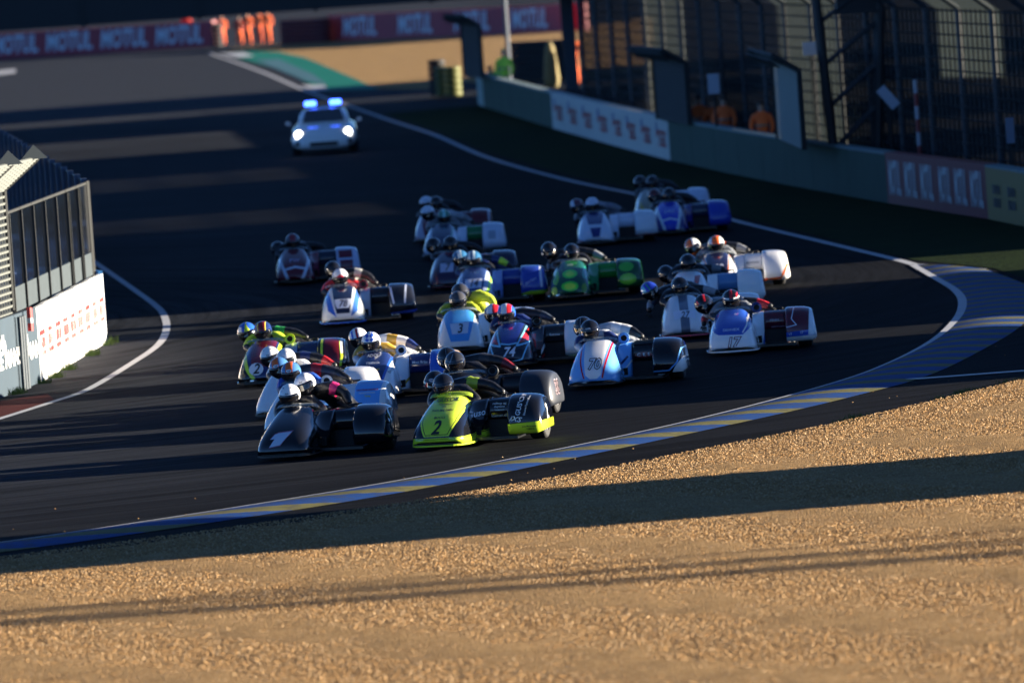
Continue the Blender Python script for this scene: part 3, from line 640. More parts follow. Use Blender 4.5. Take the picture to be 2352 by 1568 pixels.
def helmet_r(az, el):
    # az 0 = forward (-y), el up; a full-face shell
    x = .128 * math.sin(az) * math.cos(el); y = -.150 * math.cos(az) * math.cos(el); z = .136 * math.sin(el)
    if el < 0:
        k = -math.sin(el); fw = max(0, math.cos(az))
        y -= .030 * fw * min(1, k * 2.2); x *= 1 - .12 * k * k
        y += .022 * max(0, -math.cos(az)) * k
    return Vector((x, y, z))
def ellipse(w, h, n=14): return [(w * math.cos(2 * math.pi * i / n), h * math.sin(2 * math.pi * i / n)) for i in range(n)]
def helmet(parent, loc, rot, base, marks=(), chin=BLACK, sticker=None, vents=False):
    e = bpy.data.objects.new('helmet', None); e = None
    bm = bmesh.new(); na, ne = 28, 16; rings = []
    for i in range(ne + 1):
        el = R(-52) + (R(90) - R(-52)) * i / ne
        rings.append([bm.verts.new(helmet_r(2 * math.pi * j / na, el)) for j in range(na)])
    for i in range(ne):
        for j in range(na): bm.faces.new((rings[i][j], rings[i][(j + 1) % na], rings[i + 1][(j + 1) % na], rings[i + 1][j]))
    bmesh.ops.remove_doubles(bm, verts=bm.verts, dist=.0008)
    mats = [paint_mat(base)]
    if chin is not None:
        mats.append(paint_mat(chin)); paint(bm, [(-.2, -.2), (.2, -.2), (.2, -.045), (-.2, -.045)], len(mats) - 1)  # black by default: the chin bar's shade is put into the paint
    for poly, col in marks:
        mats.append(paint_mat(col)); paint(bm, poly, len(mats) - 1, lambda f: True)
    bmesh.ops.recalc_face_normals(bm, faces=bm.faces)
    bvh = BVHTree.FromBMesh(bm)
    h = bm_obj('helmet', bm, mats, parent, True); h.scale = (1.1, 1.08, 1.1); h.location = loc; h.rotation_euler = rot
    # visor: its own curved shield standing proud of the shell
    vs, fs = [], []; n1, n2 = 14, 5
    for i in range(n2 + 1):
        el = R(-24) + R(43) * i / n2
        for j in range(n1 + 1):
            lim = R(74) - R(10) * abs(i - 2.5) / 2.5; az = -lim + 2 * lim * j / n1
            vs.append(helmet_r(az, el) * 1.02 + Vector((0, -.003, 0)))
    for i in range(n2):
        for j in range(n1): a = i * (n1 + 1) + j; fs.append((a, a + 1, a + n1 + 2, a + n1 + 1))
    v = mesh_obj('visor', vs, fs, M_VISOR, h, True); sm = v.modifiers.new('t', 'SOLIDIFY'); sm.thickness = .003
    if sticker:
        txt, bgc, fgc = sticker
        if bgc: decal('sticker', bvh, '', (0, .062), .001, flat_mat(bgc), h, shape=[(a * 1000, b * 1000) for a, b in ellipse(.036, .017)], off=.0035)
        if txt: decal('lettering', bvh, txt, (0, .062), .024, flat_mat(fgc), h, .85, .03, off=.0045)
    if vents:
        for x, z in ((-.045, .105), (.045, .105), (0, .118)):
            mb = MB().box((x - .006, -.012, z - .01), (x + .006, .012, z + .012), 0, 0, (0, -.055 if x else -.03, 0)); mb.build('vent', mat('black_trim', (.02, .02, .02), .5), h)
        rv = [(-.012, -.10, .098), (.012, -.10, .098), (.016, .02, .146), (-.016, .02, .146), (0, -.02, .155)]
    # neck collar, closes the shell from below
    cvs = [helmet_r(2 * math.pi * j / na, R(-52)) for j in range(na)]; lo = [Vector((v_.x * .72, v_.y * .6 + .02, v_.z - .03)) for v_ in cvs]
    mesh_obj('neck_roll', cvs + lo, [(j, (j + 1) % na, na + (j + 1) % na, na + j) for j in range(na)] + [list(range(na, 2 * na))], mat('neck_fabric', (.02, .02, .022), .9), h, True)
    return h
CHECK = [([(x0, z0), (x0 + .03, z0 + .024), (x0, z0 + .048), (x0 - .03, z0 + .024)], BLUE) for x0, z0 in ((-.03, .045), (.03, .045), (-.03, .088), (.03, .088))]
def tri(c): return [([(-.02, .05), (.02, .05), (.02, .15), (-.02, .15)], c)]
def band(x0, x1, c, z0=.035, z1=.15): return ([(x0, z0), (x1, z0), (x1, z1), (x0, z1)], c)

def rider_driver(e, lab, suit, acc, glove, hel, dx=-.08, dz=0):
    P = empty('person', (0, 0, 0)); P.location = e.location; P.rotation_euler = e.rotation_euler; tag(P, lab, 'person', 'sidecar riders')
    x = dx
    J = {'pel': ((0, 1.45, .44), .15), 'sp': ((x * .3, 1.2, .62), .16), 'ch': ((x * .7, .98, .665 + dz), (.19, .145)), 'nk': ((x, .82, .67 + dz), .075), 'hd': ((x, .72, .72 + dz), .07),
         'ls': ((x * .8 + .20, .88, .675 + dz), .095), 'le': ((.31, .72, .53), .07), 'lh': ((.23, .48, .50), .045), 'lp': ((.20, .40, .505), .042),
         'rs': ((x * .8 - .20, .88, .675 + dz), .095), 're': ((-.31, .72, .53), .07), 'rh': ((-.23, .48, .50), .045), 'rp': ((-.20, .40, .505), .042),
         'lk': ((.25, 1.0, .22), .085), 'lf': ((.22, 1.55, .18), .055), 'lt': ((.22, 1.72, .15), .05), 'rk': ((-.25, 1.0, .22), .085), 'rf': ((-.22, 1.55, .18), .055), 'rt': ((-.22, 1.72, .15), .05)}
    E = [('pel', 'sp', 0), ('sp', 'ch', 0), ('ch', 'nk', 0), ('nk', 'hd', 3), ('ch', 'ls', 0), ('ls', 'le', 1), ('le', 'lh', 0), ('lh', 'lp', 2), ('ch', 'rs', 0), ('rs', 're', 1), ('re', 'rh', 0), ('rh', 'rp', 2),
         ('pel', 'lk', 0), ('lk', 'lf', 0), ('lf', 'lt', 3), ('pel', 'rk', 0), ('rk', 'rf', 0), ('rf', 'rt', 3)]
    skin_body((J, E), [suit_mat(suit), suit_mat(acc), suit_mat(glove), suit_mat(BLACK)], 'body', P)
    helmet(P, (x, .64, .775 + dz), (R(15), R(-3), R(random.uniform(-6, 4))), **hel)
    fingers(P, (.20, .40, .505), (-.6, -1, -.2), suit_mat(glove)); fingers(P, (-.20, .40, .505), (.6, -1, -.2), suit_mat(glove))
    return P
def fingers(P, c, d, m):
    c = Vector(c); d = Vector(d).normalized(); s = d.cross(Vector((0, 0, 1))).normalized(); mb = MB()
    for k, l in enumerate((.034, .042, .040, .030)):
        a = c + s * (k - 1.5) * .02 + d * .02; b = a + d * l + Vector((0, 0, -.004)); q = b + d * l * .4 + Vector((0, 0, -.03))
        mb.bar(a, b, .0105, 6); mb.bar(b, q, .0105, 6, r2=.008)
    a = c + s * .035; mb.bar(a, a + s * .02 + d * .035 + Vector((0, 0, -.015)), .012, 6, r2=.009)
    mb.build('glove_fingers', m, P, True)
def rider_passenger(e, lab, suit, acc, glove, hel, hd, tilt=0, acc2=None):
    """hd = head position in the machine's frame; body lies across the tail, legs on the platform"""
    P = empty('person', (0, 0, 0)); P.location = e.location; P.rotation_euler = e.rotation_euler; tag(P, lab, 'person', 'sidecar riders')
    hx, hy, hz = hd; h = Vector(hd); pel = Vector((.36, 1.50, .64))
    nk = h + Vector((.06, .10, -.08)); ch = nk.lerp(pel, .28) + Vector((0, 0, .05)); sp = nk.lerp(pel, .62) + Vector((.02, 0, .06))
    J = {'pel': (tuple(pel), .15), 'sp': (tuple(sp), .15), 'ch': (tuple(ch), (.17, .14)), 'nk': (tuple(nk), .075), 'hd': (tuple(h + Vector((.02, .03, -.02))), .07)}
    ls = ch + Vector((.17, -.10, .01)); rs = ch + Vector((-.15, .02, -.06))
    lh = Vector((.60, 1.02, .60)); le = ls.lerp(lh, .55) + Vector((.04, .05, .035))
    rh = Vector((min(-.30, hx - .02), hy + .12, min(.42, hz - .34))); re = rs.lerp(rh, .5) + Vector((-.06, .1, -.02))
    J.update({'ls': (tuple(ls), .098), 'lm': (tuple(ls.lerp(le, .5) + Vector((0, 0, .01))), .088), 'le': (tuple(le), .078), 'lw': (tuple(lh + Vector((-.05, .02, .025))), .052), 'lh': (tuple(lh), .043),
              'rs': (tuple(rs), .092), 're': (tuple(re), .066), 'rw': (tuple(rh + Vector((0, .04, .05))), .045), 'rh': (tuple(rh), .043),
              'lk': ((.82, 1.35, .28), .09), 'lf': ((.84, 1.72, .19), .055), 'lt': ((.84, 1.86, .15), .05),
              'rk': ((.50, 1.30, .28), .09), 'rf': ((.52, 1.75, .19), .055), 'rt': ((.52, 1.9, .15), .05)})
    E = [('pel', 'sp', 0), ('sp', 'ch', 0), ('ch', 'nk', 0), ('nk', 'hd', 3), ('ch', 'ls', 0), ('ls', 'lm', 1), ('lm', 'le', 0), ('le', 'lw', 4), ('lw', 'lh', 2), ('ch', 'rs', 0), ('rs', 're', 1), ('re', 'rw', 4), ('rw', 'rh', 2),
         ('pel', 'lk', 0), ('lk', 'lf', 0), ('lf', 'lt', 3), ('pel', 'rk', 0), ('rk', 'rf', 0), ('rf', 'rt', 3)]
    skin_body((J, E), [suit_mat(suit), suit_mat(acc), suit_mat(glove), suit_mat(BLACK), suit_mat(acc2 or suit)], 'body', P)
    helmet(P, hd, (R(13), R(tilt), R(random.uniform(-10, 2))), **hel)
    fingers(P, tuple(lh), (.3, -1, -.3), suit_mat(glove)); fingers(P, tuple(rh), (0, -1, -.6), suit_mat(glove))
    return P

# ------------------------------------------------------------------ sidecar racing machines
CS = [(-.53, .23, .115, .19), (-.50, .30, .10, .25), (-.45, .335, .085, .30), (-.37, .36, .075, .355), (-.27, .37, .07, .41), (-.14, .372, .07, .465), (0, .38, .07, .515), (.14, .382, .07, .56), (.26, .378, .07, .597), (.36, .37, .07, .625), (.43, .365, .07, .642),
      (.50, .365, .07, .645), (.62, .365, .07, .64), (.76, .362, .07, .62), (.90, .355, .07, .58), (1.04, .34, .07, .52)]
def cowl_bm():
    secs = []; K = 30
    for (y, hw, z0, zt) in CS:
        s = []
        for k in range(K + 1):
            th = math.pi * k / K; c, si = math.cos(th), math.sin(th)
            ex = .46; x = -math.copysign(abs(c) ** ex, c) * hw; zz = abs(si) ** .52
            x *= 1 - .26 * zz ** 1.5 * (.6 + .4 * min(1, (y + .55) / .8)); s.append((x, y, z0 + (zt - z0) * zz))
        secs.append(s)
    nf = 10
    def keep(i, j):      # behind the screen only the side walls go on, dropping away
        if i <= nf: return True
        w = [7, 6, 5, 5, 4][min(4, i - nf - 1)]
        return j < w + 1 or j >= K - w - 1
    bm = loft('', secs, None, cap=(True, False), closed=False, ret_bm=True, keep=keep)
    return bm
def pod_bm():
    prof = [(.20, .115), (.135, .19), (.13, .27), (.155, .38), (.215, .47), (.31, .55), (.44, .596), (.58, .612), (.72, .606), (.86, .575), (.98, .51), (1.05, .42), (1.06, .30), (1.04, .20), (1.0, .125)]
    cy, cz = .62, .30; secs = []
    for x, s in ((.79, .93), (.80, .975), (.83, 1), (.93, 1.0), (1.04, .99), (1.11, .97), (1.17, .935), (1.22, .88), (1.245, .79)):
        secs.append([(x - max(0, z - .14) * .10 * (x - .8) / .44, cy + (y - cy) * s, (z if z < .2 and s > .9 else cz + (z - cz) * s)) for y, z in prof])
    return loft('', secs, None, cap=(True, True), closed=True, ret_bm=True)
def deck_bm(x0=.445, x1=.805):
    prof = [(.56, .30), (.535, .37), (.54, .46), (.59, .53), (.70, .565), (.95, .555), (1.25, .52), (1.30, .48), (1.28, .30)]
    secs = [[(x, y, z) for y, z in prof] for x in (x0, x0 + (x1 - x0) * .33, x0 + (x1 - x0) * .66, x1)]
    return loft('', secs, None, cap=(True, True), closed=True, ret_bm=True)
def flank_bm():
    A = [(-.06, .075), (-.10, .16), (-.08, .26), (.02, .36), (.20, .47), (.45, .55), (.80, .57), (1.1, .55), (1.1, .075)]
    B = [(.34, .085), (.31, .17), (.32, .27), (.38, .37), (.46, .47), (.54, .555), (.82, .57), (1.1, .55), (1.1, .085)]
    secs = []
    for k in range(7):
        t = k / 6; x = .30 + .165 * t; bl = t ** .75
        secs.append([(x - (.03 * math.sin(math.pi * t) if 1 < i < 5 else 0), a[0] + (b[0] - a[0]) * bl, a[1] + (b[1] - a[1]) * bl) for i, (a, b) in enumerate(zip(A, B))])
    return loft('', secs, None, cap=(True, True), closed=True, ret_bm=True)
def smooth_sub(bm, n=1):
    bmesh.ops.subdivide_edges(bm, edges=bm.edges[:], cuts=n, use_grid_fill=True, smooth=.0); return bm
def wheel(parent, name, x, y, w, r=.25):
    secs = []
    for xx, rr in ((-w / 2, .6), (-w / 2, .86), (-w * .46, .95), (-w * .36, 1), (w * .36, 1), (w * .46, .95), (w / 2, .86), (w / 2, .6)):
        secs.append([(x + xx, y + r * rr * math.cos(2 * math.pi * k / 28), r + r * rr * math.sin(2 * math.pi * k / 28)) for k in range(28)])
    t = loft(name, secs, M_RUB, parent, cap=(False, False))
    mb = MB()
    for sx in (-1, 1):
        xx = x + sx * w * .40
        mb.bar((xx - .01, y, r), (xx + .01, y, r), r * .62, 24)
        mb.bar((xx - .01 + sx * .02, y, r), (xx + .01 + sx * .02, y, r), r * .16, 12)
    mb.build('rim', M_RIM, t, False); return t
def tube(parent, c, d, r, L_, m, name='air_intake'):
    c, d = Vector(c), Vector(d).normalized(); a = d.orthogonal().normalized(); b = d.cross(a)
    prof = [(-.02, .55), (-.02, .80), (0, .95), (.015, 1.0), (-.03, 1.05), (-.1, .95), (-L_, .7)]
    secs = [[tuple(c + d * t + (a * math.cos(q) + b * math.sin(q)) * r * k) for q in [2 * math.pi * i / 20 for i in range(20)]] for t, k in prof]
    o = loft(name, secs, m, parent, cap=(False, True))
    mb = MB().bar(c - d * .03, c - d * .021, r * .85, 18); mb.build('mouth', mat('black_void', (.003, .003, .003), .9), o); return o

def trap(t=.27, b=.17, z1=.64, z0=.13): return [(-t, z1), (t, z1), (b, z0), (-b, z0)]
def sidecar(px, yaw, label, base, marks=(), num=None, numc=WHITE, numpos=(0, .28), nums=.18, edge=None, plate=None, texts=(), flank=None, flank_marks=(), flank_texts=(), deck=None, pod=None,
            pod_marks=(), pod_texts=(), deck_texts=(), intake=None, screen=None, lip=None, badge=None, side_num=None, louvres=False, matte=False, tail=None, shear=.25):
    g = G(*px); e = empty('sidecar_motorcycle', (g.x, g.y, 0), -R(yaw)); tag(e, label, 'sidecar motorcycle', 'racing sidecars')
    pm = paint_mat if not matte else (lambda c: mat('satin_%02x%02x%02x' % tuple(int(v * 255) for v in c), c, .42, 0, .15))
    def painted(bm, base_c, mk, name, cond=None):
        mats = [pm(base_c)]
        for m_ in mk:
            kind, geo, c = m_[0], m_[1], m_[2]
            mats.append(paint_mat(c)); i = len(mats) - 1
            if kind == 'p': paint(bm, geo, i)
            elif kind == 's': stripe(bm, geo, m_[3], i)
        bvh = BVHTree.FromBMesh(bm); o = bm_obj(name, bm, mats, e, True); return o, bvh
    bm = cowl_bm(); fa, bv = painted(bm, base, marks, 'fairing'); so = fa.modifiers.new('t', 'SOLIDIFY'); so.thickness = .008; so.offset = -1
    if plate: decal('number_plate', bv, '', numpos, 1, flat_mat(plate[1]), fa, shape=plate[0], off=.004)
    if num == '1':      # the slanted figure of the leader, traced as a shape
        one = [(.137, .09), (.004, -.068), (-.137, -.09), (-.073, .009), (-.13, .004), (-.085, .06), (-.034, .077)]
        decal('race_number', bv, '', (numpos[0] + .003, numpos[1]), 1, flat_mat(edge), fa, shape=[(a * 1.10, b * 1.14) for a, b in one], off=.006)
        decal('race_number', bv, '', numpos, 1, flat_mat(numc), fa, shape=one, off=.009)
    elif num:
        if edge: decal('race_number', bv, num, numpos, nums, flat_mat(edge), fa, .95, .065, shear, .006)
        decal('race_number', bv, num, numpos, nums, flat_mat(numc), fa, .95, .022 if not edge else .0, shear, .010)
    for (s, c, sz, col, *r) in texts: decal('sponsor_lettering', bv, s, c, sz, flat_mat(col), fa, r[0] if r else 1, .015, r[1] if len(r) > 1 else 0, .006, r[2] if len(r) > 2 else 0)
    sc_v, sc_f = [], []
    for j in range(13):
        t = j / 12 * 2 - 1; xx = .285 * math.sin(t * 1.35) / math.sin(1.35); zz = .638 - .035 * abs(t) ** 3; yv = .44 + .05 * t * t
        sc_v += [(xx, yv, zz), (xx * .97, yv + .07, zz + (.05 if screen else .035) * (1 - .25 * t * t))]
    for j in range(12): sc_f.append((2 * j, 2 * j + 1, 2 * j + 3, 2 * j + 2))
    mesh_obj('windscreen', sc_v, sc_f, mat('lime_screen', (.5, .7, .05), .05, 0, .5, alpha=.45) if screen else M_SCREEN, e, True).modifiers.new('t', 'SOLIDIFY').thickness = .004
    fm = flank or base
    bm = flank_bm(); smooth_sub(bm); fl, bvf = painted(bm, fm, flank_marks, 'side_panel')
    MB().box((.37, .14, .13), (.425, .30, .23)).build('vent_slot', mat('black_void', (.003, .003, .003), .9), fl)
    for (s, c, sz, col, *r) in flank_texts: decal('sponsor_lettering', bvf, s, c, sz, flat_mat(col), fl, r[0] if r else 1, .02, .1, .006, r[1] if len(r) > 1 else 0)
    bm = deck_bm(); smooth_sub(bm); dk, bvd = painted(bm, deck or base, (), 'deck_panel')
    for (s, c, sz, col, *r) in deck_texts: decal('sponsor_lettering', bvd, s, c, sz, flat_mat(col), dk, r[0] if r else 1, .015, 0, .005)
    if badge:
        decal('badge', bvd, '', badge[1], 1, flat_mat(badge[2]), dk, shape=ellipse(.125, .042, 18), off=.004)
        decal('badge_lettering', bvd, badge[0], badge[1], .062, flat_mat(WHITE), dk, 1.1, .02, 0, .006)
    if louvres:
        for k in range(7):
            MB().box((.50, .58 + k * .055, .558), (.78, .60 + k * .055, .576)).build('louvre', M_DARK, dk)
    # radiator with its fins under the deck
    rd = MB().box((.455, .60, .09), (.80, .68, .305)).build('radiator', M_DARK, e)
    mb = MB()
    for k in range(10): mb.box((.46, .593, .10 + k * .02), (.80, .60, .107 + k * .02))
    mb.build('radiator_fins', mat('fin_metal', (.03, .03, .034), .5, .4), rd)
    bm = pod_bm(); smooth_sub(bm); pd, bvp = painted(bm, pod or base, pod_marks, 'wheel_pod')
    for (s, c, sz, col, *r) in pod_texts: decal('sponsor_lettering', bvp, s, c, sz, flat_mat(col), pd, r[0] if r else 1, .02, r[1] if len(r) > 1 else 0, .005, r[2] if len(r) > 2 else 0)
    if side_num:
        decal('race_number', bvp, side_num[0], (.62, .36), .27, flat_mat(side_num[2]), pd, .9, .05, 0, .004, 0, 'right'); decal('race_number', bvp, side_num[0], (.62, .36), .27, flat_mat(side_num[1]), pd, .9, .012, 0, .007, 0, 'right')
    MB().box((-.33, -.38, .06), (.33, 2.0, .085)).box((.334, .1, .065), (.93, 1.95, .10)).build('platform', M_CARB, e)
    MB().box((-.17, .9, .10), (.17, 1.25, .44)).box((-.15, 1.25, .10), (.15, 1.9, .30)).build('engine_block', M_DARK, e)
    # splitter lip round the nose
    lv, lf = [], []; n = 20
    for k in range(n + 1):
        a = math.pi * (k / n); cx = -math.copysign(abs(math.cos(a)) ** .55, math.cos(a)); sy = abs(math.sin(a)) ** .7
        for o_, z in ((.012, .055), (.03, .055), (.03, .075), (.012, .075)):
            lv.append((cx * (.375 + o_), .05 - (.56 + o_) * sy, z))
    for k in range(n):
        for q in range(4): a = k * 4 + q; b = k * 4 + (q + 1) % 4; lf.append((a, b, b + 4, a + 4))
    mesh_obj('splitter', lv, lf, paint_mat(lip) if lip else M_CARB, e, False)
    wheel(e, 'front_wheel', 0, 0, .21); wheel(e, 'rear_wheel', 0, 2.02, .26); wheel(e, 'sidecar_wheel', 1.06, .88, .22)
    secs = [[(x * s, y, z0 + (z1 - z0) * q) for x, q in ((-.20, 0), (-.20, .7), (-.13, 1), (.13, 1), (.20, .7), (.20, 0))] for y, s, z0, z1 in ((1.62, .8, .33, .46), (1.8, 1, .33, .55), (2.1, 1, .33, .56), (2.38, .7, .36, .5))]
    loft('tail_fairing', secs, pm(tail or base), e, smooth=False)
    if intake: tube(e, (.37, .50, .64), (.12, -1, .08), .078, .34, pm(intake))
    MB().bar((.20, .5, .50), (-.20, .5, .50), .016, 8).build('handlebar', M_DARK, e)
    MB().bar((.60, 1.02, .54), (.60, 1.02, .59), .014, 8).bar((.74, 1.02, .54), (.74, 1.02, .59), .014, 8).bar((.60, 1.02, .59), (.74, 1.02, .59), .014, 8).build('grab_handle', M_DARK, e)
    return e

def hp(c=.12, z=.07): return [(-c, -z), (c, -z), (c, z), (-c, z)]
HL = lambda base, marks=(), chin=BLACK, st=None, vents=False: dict(base=base, marks=list(marks), chin=chin, sticker=st, vents=vents)
HB = HL(BLACK)

def team(px, yaw, label, drv, pas, **kw):
    e = sidecar(px, yaw, label, **kw)
    dl, dsuit, dacc, dhel = drv[:4]; dx = drv[4] if len(drv) > 4 else -.08
    rider_driver(e, dl, dsuit, dacc, BLACK, dhel, dx)
    pl, psuit, pacc, phel, off = pas[:5]; tilt = pas[5] if len(pas) > 5 else -10; a2 = pas[6] if len(pas) > 6 else None
    rider_passenger(e, pl, psuit, pacc, BLACK, phel, (dx + off[0], .64 + .40, .775 + off[1]), tilt, a2)
    return e

ARAI = ('Arai', WHITE, BLACK); SHO = ('SHOEI', WHITE, BLACK)
DOT = [([(x, z), (x + .01, z + .002), (x + .008, z + .012)], (.3, .05, .08)) for x, z in ((-.09, .05), (-.07, .08), (.06, .05), (.085, .06), (.07, .09), (-.05, .11), (.09, .03))]

team((670, 1052), 12, 'plain glossy black racing sidecar leading the pack with a pale number 1',
     ('driver of the leading black number 1 sidecar in a white speckled helmet', BLACK, BLACK, HL(WHITE, DOT, BLACK, ARAI, True), -.12),
     ('passenger in white speckled helmet and pink-trimmed leathers on the leading sidecar', BLACK, PINK, HL(WHITE, DOT, BLACK, ARAI, True), (.12, .11), -14, BLACK),
     base=BLACK, num='1', numc=(.55, .62, .75), numpos=(-.02, .28), nums=.23, edge=(.35, .12, .2), shear=.5, intake=None, texts=(), flank_marks=(), tail=BLACK)
team((1025, 1028), 12, 'black and fluorescent yellow racing sidecar number 2 beside the plain black leader',
     ('driver in black helmet with red and white cross on the fluorescent yellow number 2 sidecar', BLACK, BLACK, HL(BLACK, [([(-.02, -.005), (.02, -.005), (.02, .035), (-.02, .035)], RED)], BLACK, None, False), -.12),
     ('passenger in black helmet and yellow-striped black leathers on the fluorescent number 2 sidecar', BLACK, (.40, .52, .04), HL(BLACK, (), BLACK, SHO), (-.20, .02), 8, BLACK),
     base=BLACK, marks=[('p', [(-.285, .66), (.31, .66), (.245, .36), (.16, .185), (-.17, .185), (-.25, .36)], LIME), ('s', [(-.245, .60), (-.215, .36), (-.15, .205), (.14, .205), (.215, .36), (.262, .60)], BLACK, .009),
            ('p', [(-.45, .0), (.5, .0), (.5, .165), (-.45, .165)], LIME), ('s', [(-.4, .15), (.4, .15)], BLACK, .006)],
     num='2', numc=BLACK, numpos=(-.02, .29), nums=.23, texts=[("GUS'OIL", (.01, .60), .055, BLACK, 1.5), ('Team Schlosser', (.0, .555), .022, BLACK, 1.3), ('FREI', (0, .53), .02, BLACK, 1.5), ('THOS S&G GMBH', (0, .49), .03, BLACK, 1.2), ('BUCCI', (.0, .41), .035, BLACK, 1.4)],
     flank=BLACK, flank_marks=[('p', [(.2, 0), (.7, 0), (.7, .19), (.2, .14)], LIME), ('s', [(.2, .15), (.6, .20)], LIME, .006)], flank_texts=[('Gusoil', (.385, .40), .11, WHITE, .8, .15), ('www.Team-Schlosser', (.38, .12), .022, BLACK, .8)],
     deck=BLACK, deck_texts=[('kiener.ch', (.62, .345), .055, WHITE, 1.1), ('ralltop ag', (.62, .50), .04, WHITE, 1.2), ('daytona', (.62, .46), .035, WHITE, 1.3), ('YAMAHA', (.62, .415), .025, WHITE, 1.3)],
     pod=BLACK, pod_marks=[('p', [(.7, 0), (1.3, 0), (1.3, .27), (.7, .245)], LIME)], pod_texts=[("GUS'OIL", (.96, .50), .09, WHITE, .9, 0, R(80)), ('Discount-Tankstellen', (1.04, .47), .035, WHITE, .8, 0, R(80)), ('iXS', (.90, .31), .09, WHITE, 1.2, .3, -.2), ('Joos Motorsport', (1.08, .21), .03, BLACK, .9), ('YAMAHA', (1.09, .175), .03, BLACK, .8)],
     screen=True, lip=LIME, side_num=('2', WHITE, BLACK))
team((680, 992), 10, 'white racing sidecar with a bright blue-topped wheel pod directly behind the black leader',
     ('driver in blue helmet with orange centre panel on the white sidecar behind the leader', NAVY, BLUE, HL((.05, .14, .32), [band(-.045, .045, ORANGE)], BLACK, ARAI, False), -.14),
     ('passenger in blue helmet with orange panel leaning left on the white and blue sidecar', (.02, .02, .03), RED, HL((.05, .14, .32), [band(-.055, .035, ORANGE)], BLACK, ARAI), (-.24, .05), -14, BLACK),
     base=WHITE, marks=[('s', [(-.37, .1), (-.33, .55)], (.75, .25, .3), .03)], texts=[('8', (-.12, .5), .12, RED)], pod=SKY, pod_marks=[('p', [(1.12, 0), (1.3, 0), (1.3, .7), (1.16, .7)], WHITE)], pod_texts=[('KARTTEAM CRONICA', (.97, .50), .03, RED, 1), ('AIRPAINTWORX', (.97, .46), .03, WHITE, 1), ('Tuning', (.98, .42), .03, YEL, 1)], deck=(.62, .64, .66), intake=WHITE)
team((657, 957), 8, 'plain white racing sidecar half hidden behind the blue-podded one with a rounded white pod',
     ('driver in plain white helmet on the half hidden all white sidecar', BLACK, WHITE, HL(WHITE, (), BLACK, ARAI, True), -.05),
     ('passenger in white helmet with red-sleeved leathers on the half hidden white sidecar', BLACK, NAVY, HL(WHITE, (), BLACK, ARAI, True), (-.29, .02), -10, RED),
     base=WHITE, marks=[('s', [(-.38, .1), (-.34, .5)], (.6, .75, .85), .04)], pod=WHITE, deck=BLACK, intake=None)
team((609, 884), 4, 'red, black and neon green striped racing sidecar on the left behind the leaders',
     ('driver in red-striped dark helmet on the neon green and red sidecar', BLACK, LIME, HL(NAVY, [band(-.05, .05, DRED), band(-.058, -.048, YEL), band(.048, .058, YEL)], BLACK), -.04),
     ('passenger in blue and green helmet crouched on the neon green and red sidecar', BLACK, GREEN, HL(BLUE, [([(-.10, .0), (-.03, .0), (-.04, .1), (-.09, .1)], WHITE), ([(.0, .03), (.08, .05), (.02, .14)], LIME)], BLACK), (-.28, -.02), -8, BLACK),
     base=BLACK, marks=[('p', [(-.26, .66), (.26, .66), (.20, .36), (.13, .14), (-.14, .14), (-.2, .36)], NAVY), ('p', [(-.20, .66), (.20, .66), (.14, .3), (-.14, .3)], DRED), ('s', [(-.29, .58), (-.27, .45), (-.21, .28), (-.12, .14)], LIME, .055), ('s', [(.25, .64), (.24, .5), (.20, .40)], LIME, .06)],
     num='2', numc=BLACK, numpos=(-.07, .27), nums=.2, plate=([(a * 1, b) for a, b in ellipse(.11, .09)], (.85, .86, .88)), pod=BLACK, pod_marks=[('p', [(.9, 0), (1.12, 0), (1.12, .7), (.9, .7)], DRED), ('s', [(.86, .12), (.86, .62)], LIME, .035), ('s', [(1.11, .12), (1.16, .35), (1.13, .62)], LIME, .035), ('s', [(1.16, .4), (1.14, .62)], WHITE, .03)],
     flank=(.25, .32, .45), deck=NAVY, intake=LIME)
team((862, 915), 5, 'white and navy racing sidecar with gold number 135 behind the front pair',
     ('driver in white helmet with blue diamonds on the gold-numbered 135 sidecar', (.5, .55, .65), GOLD, HL(WHITE, CHECK, BLACK), -.07),
     ('passenger in white helmet with red and blue stripes on the gold-numbered 135 sidecar', WHITE, GOLD, HL(WHITE, [band(-.075, -.045, BLUE), band(-.01, .02, RED)], BLACK), (-.22, .05), -12, NAVY),
     base=WHITE, marks=[('p', [(-.30, .65), (.30, .65), (.14, .14), (-.18, .14)], BLUE), ('p', [(-.26, .65), (.26, .65), (.11, .16), (-.15, .16)], NAVY)], num='135', numc=GOLD, numpos=(-.02, .37), nums=.17,
     texts=[('ADOLF', (0, .60), .05, WHITE, 1.3), ('YAMAHA', (0, .51), .04, WHITE, 1.2), ('bonovo', (.30, .44), .07, BLACK, .8, 0, .9)], plate=None,
     flank=WHITE, flank_marks=[('s', [(.33, .08), (.60, .38)], GOLD, .03), ('p', [(.42, .0), (.62, 0), (.62, .28)], NAVY), ('p', [(.30, .1), (.36, .1), (.42, .2)], RED)], deck=NAVY, deck_texts=[('Matt Bräu', (.62, .45), .055, WHITE, 1)], pod=BLUE, pod_marks=[('p', [(1.08, .5), (1.3, .4), (1.3, .7), (1.08, .7)], GOLD)], intake=WHITE)
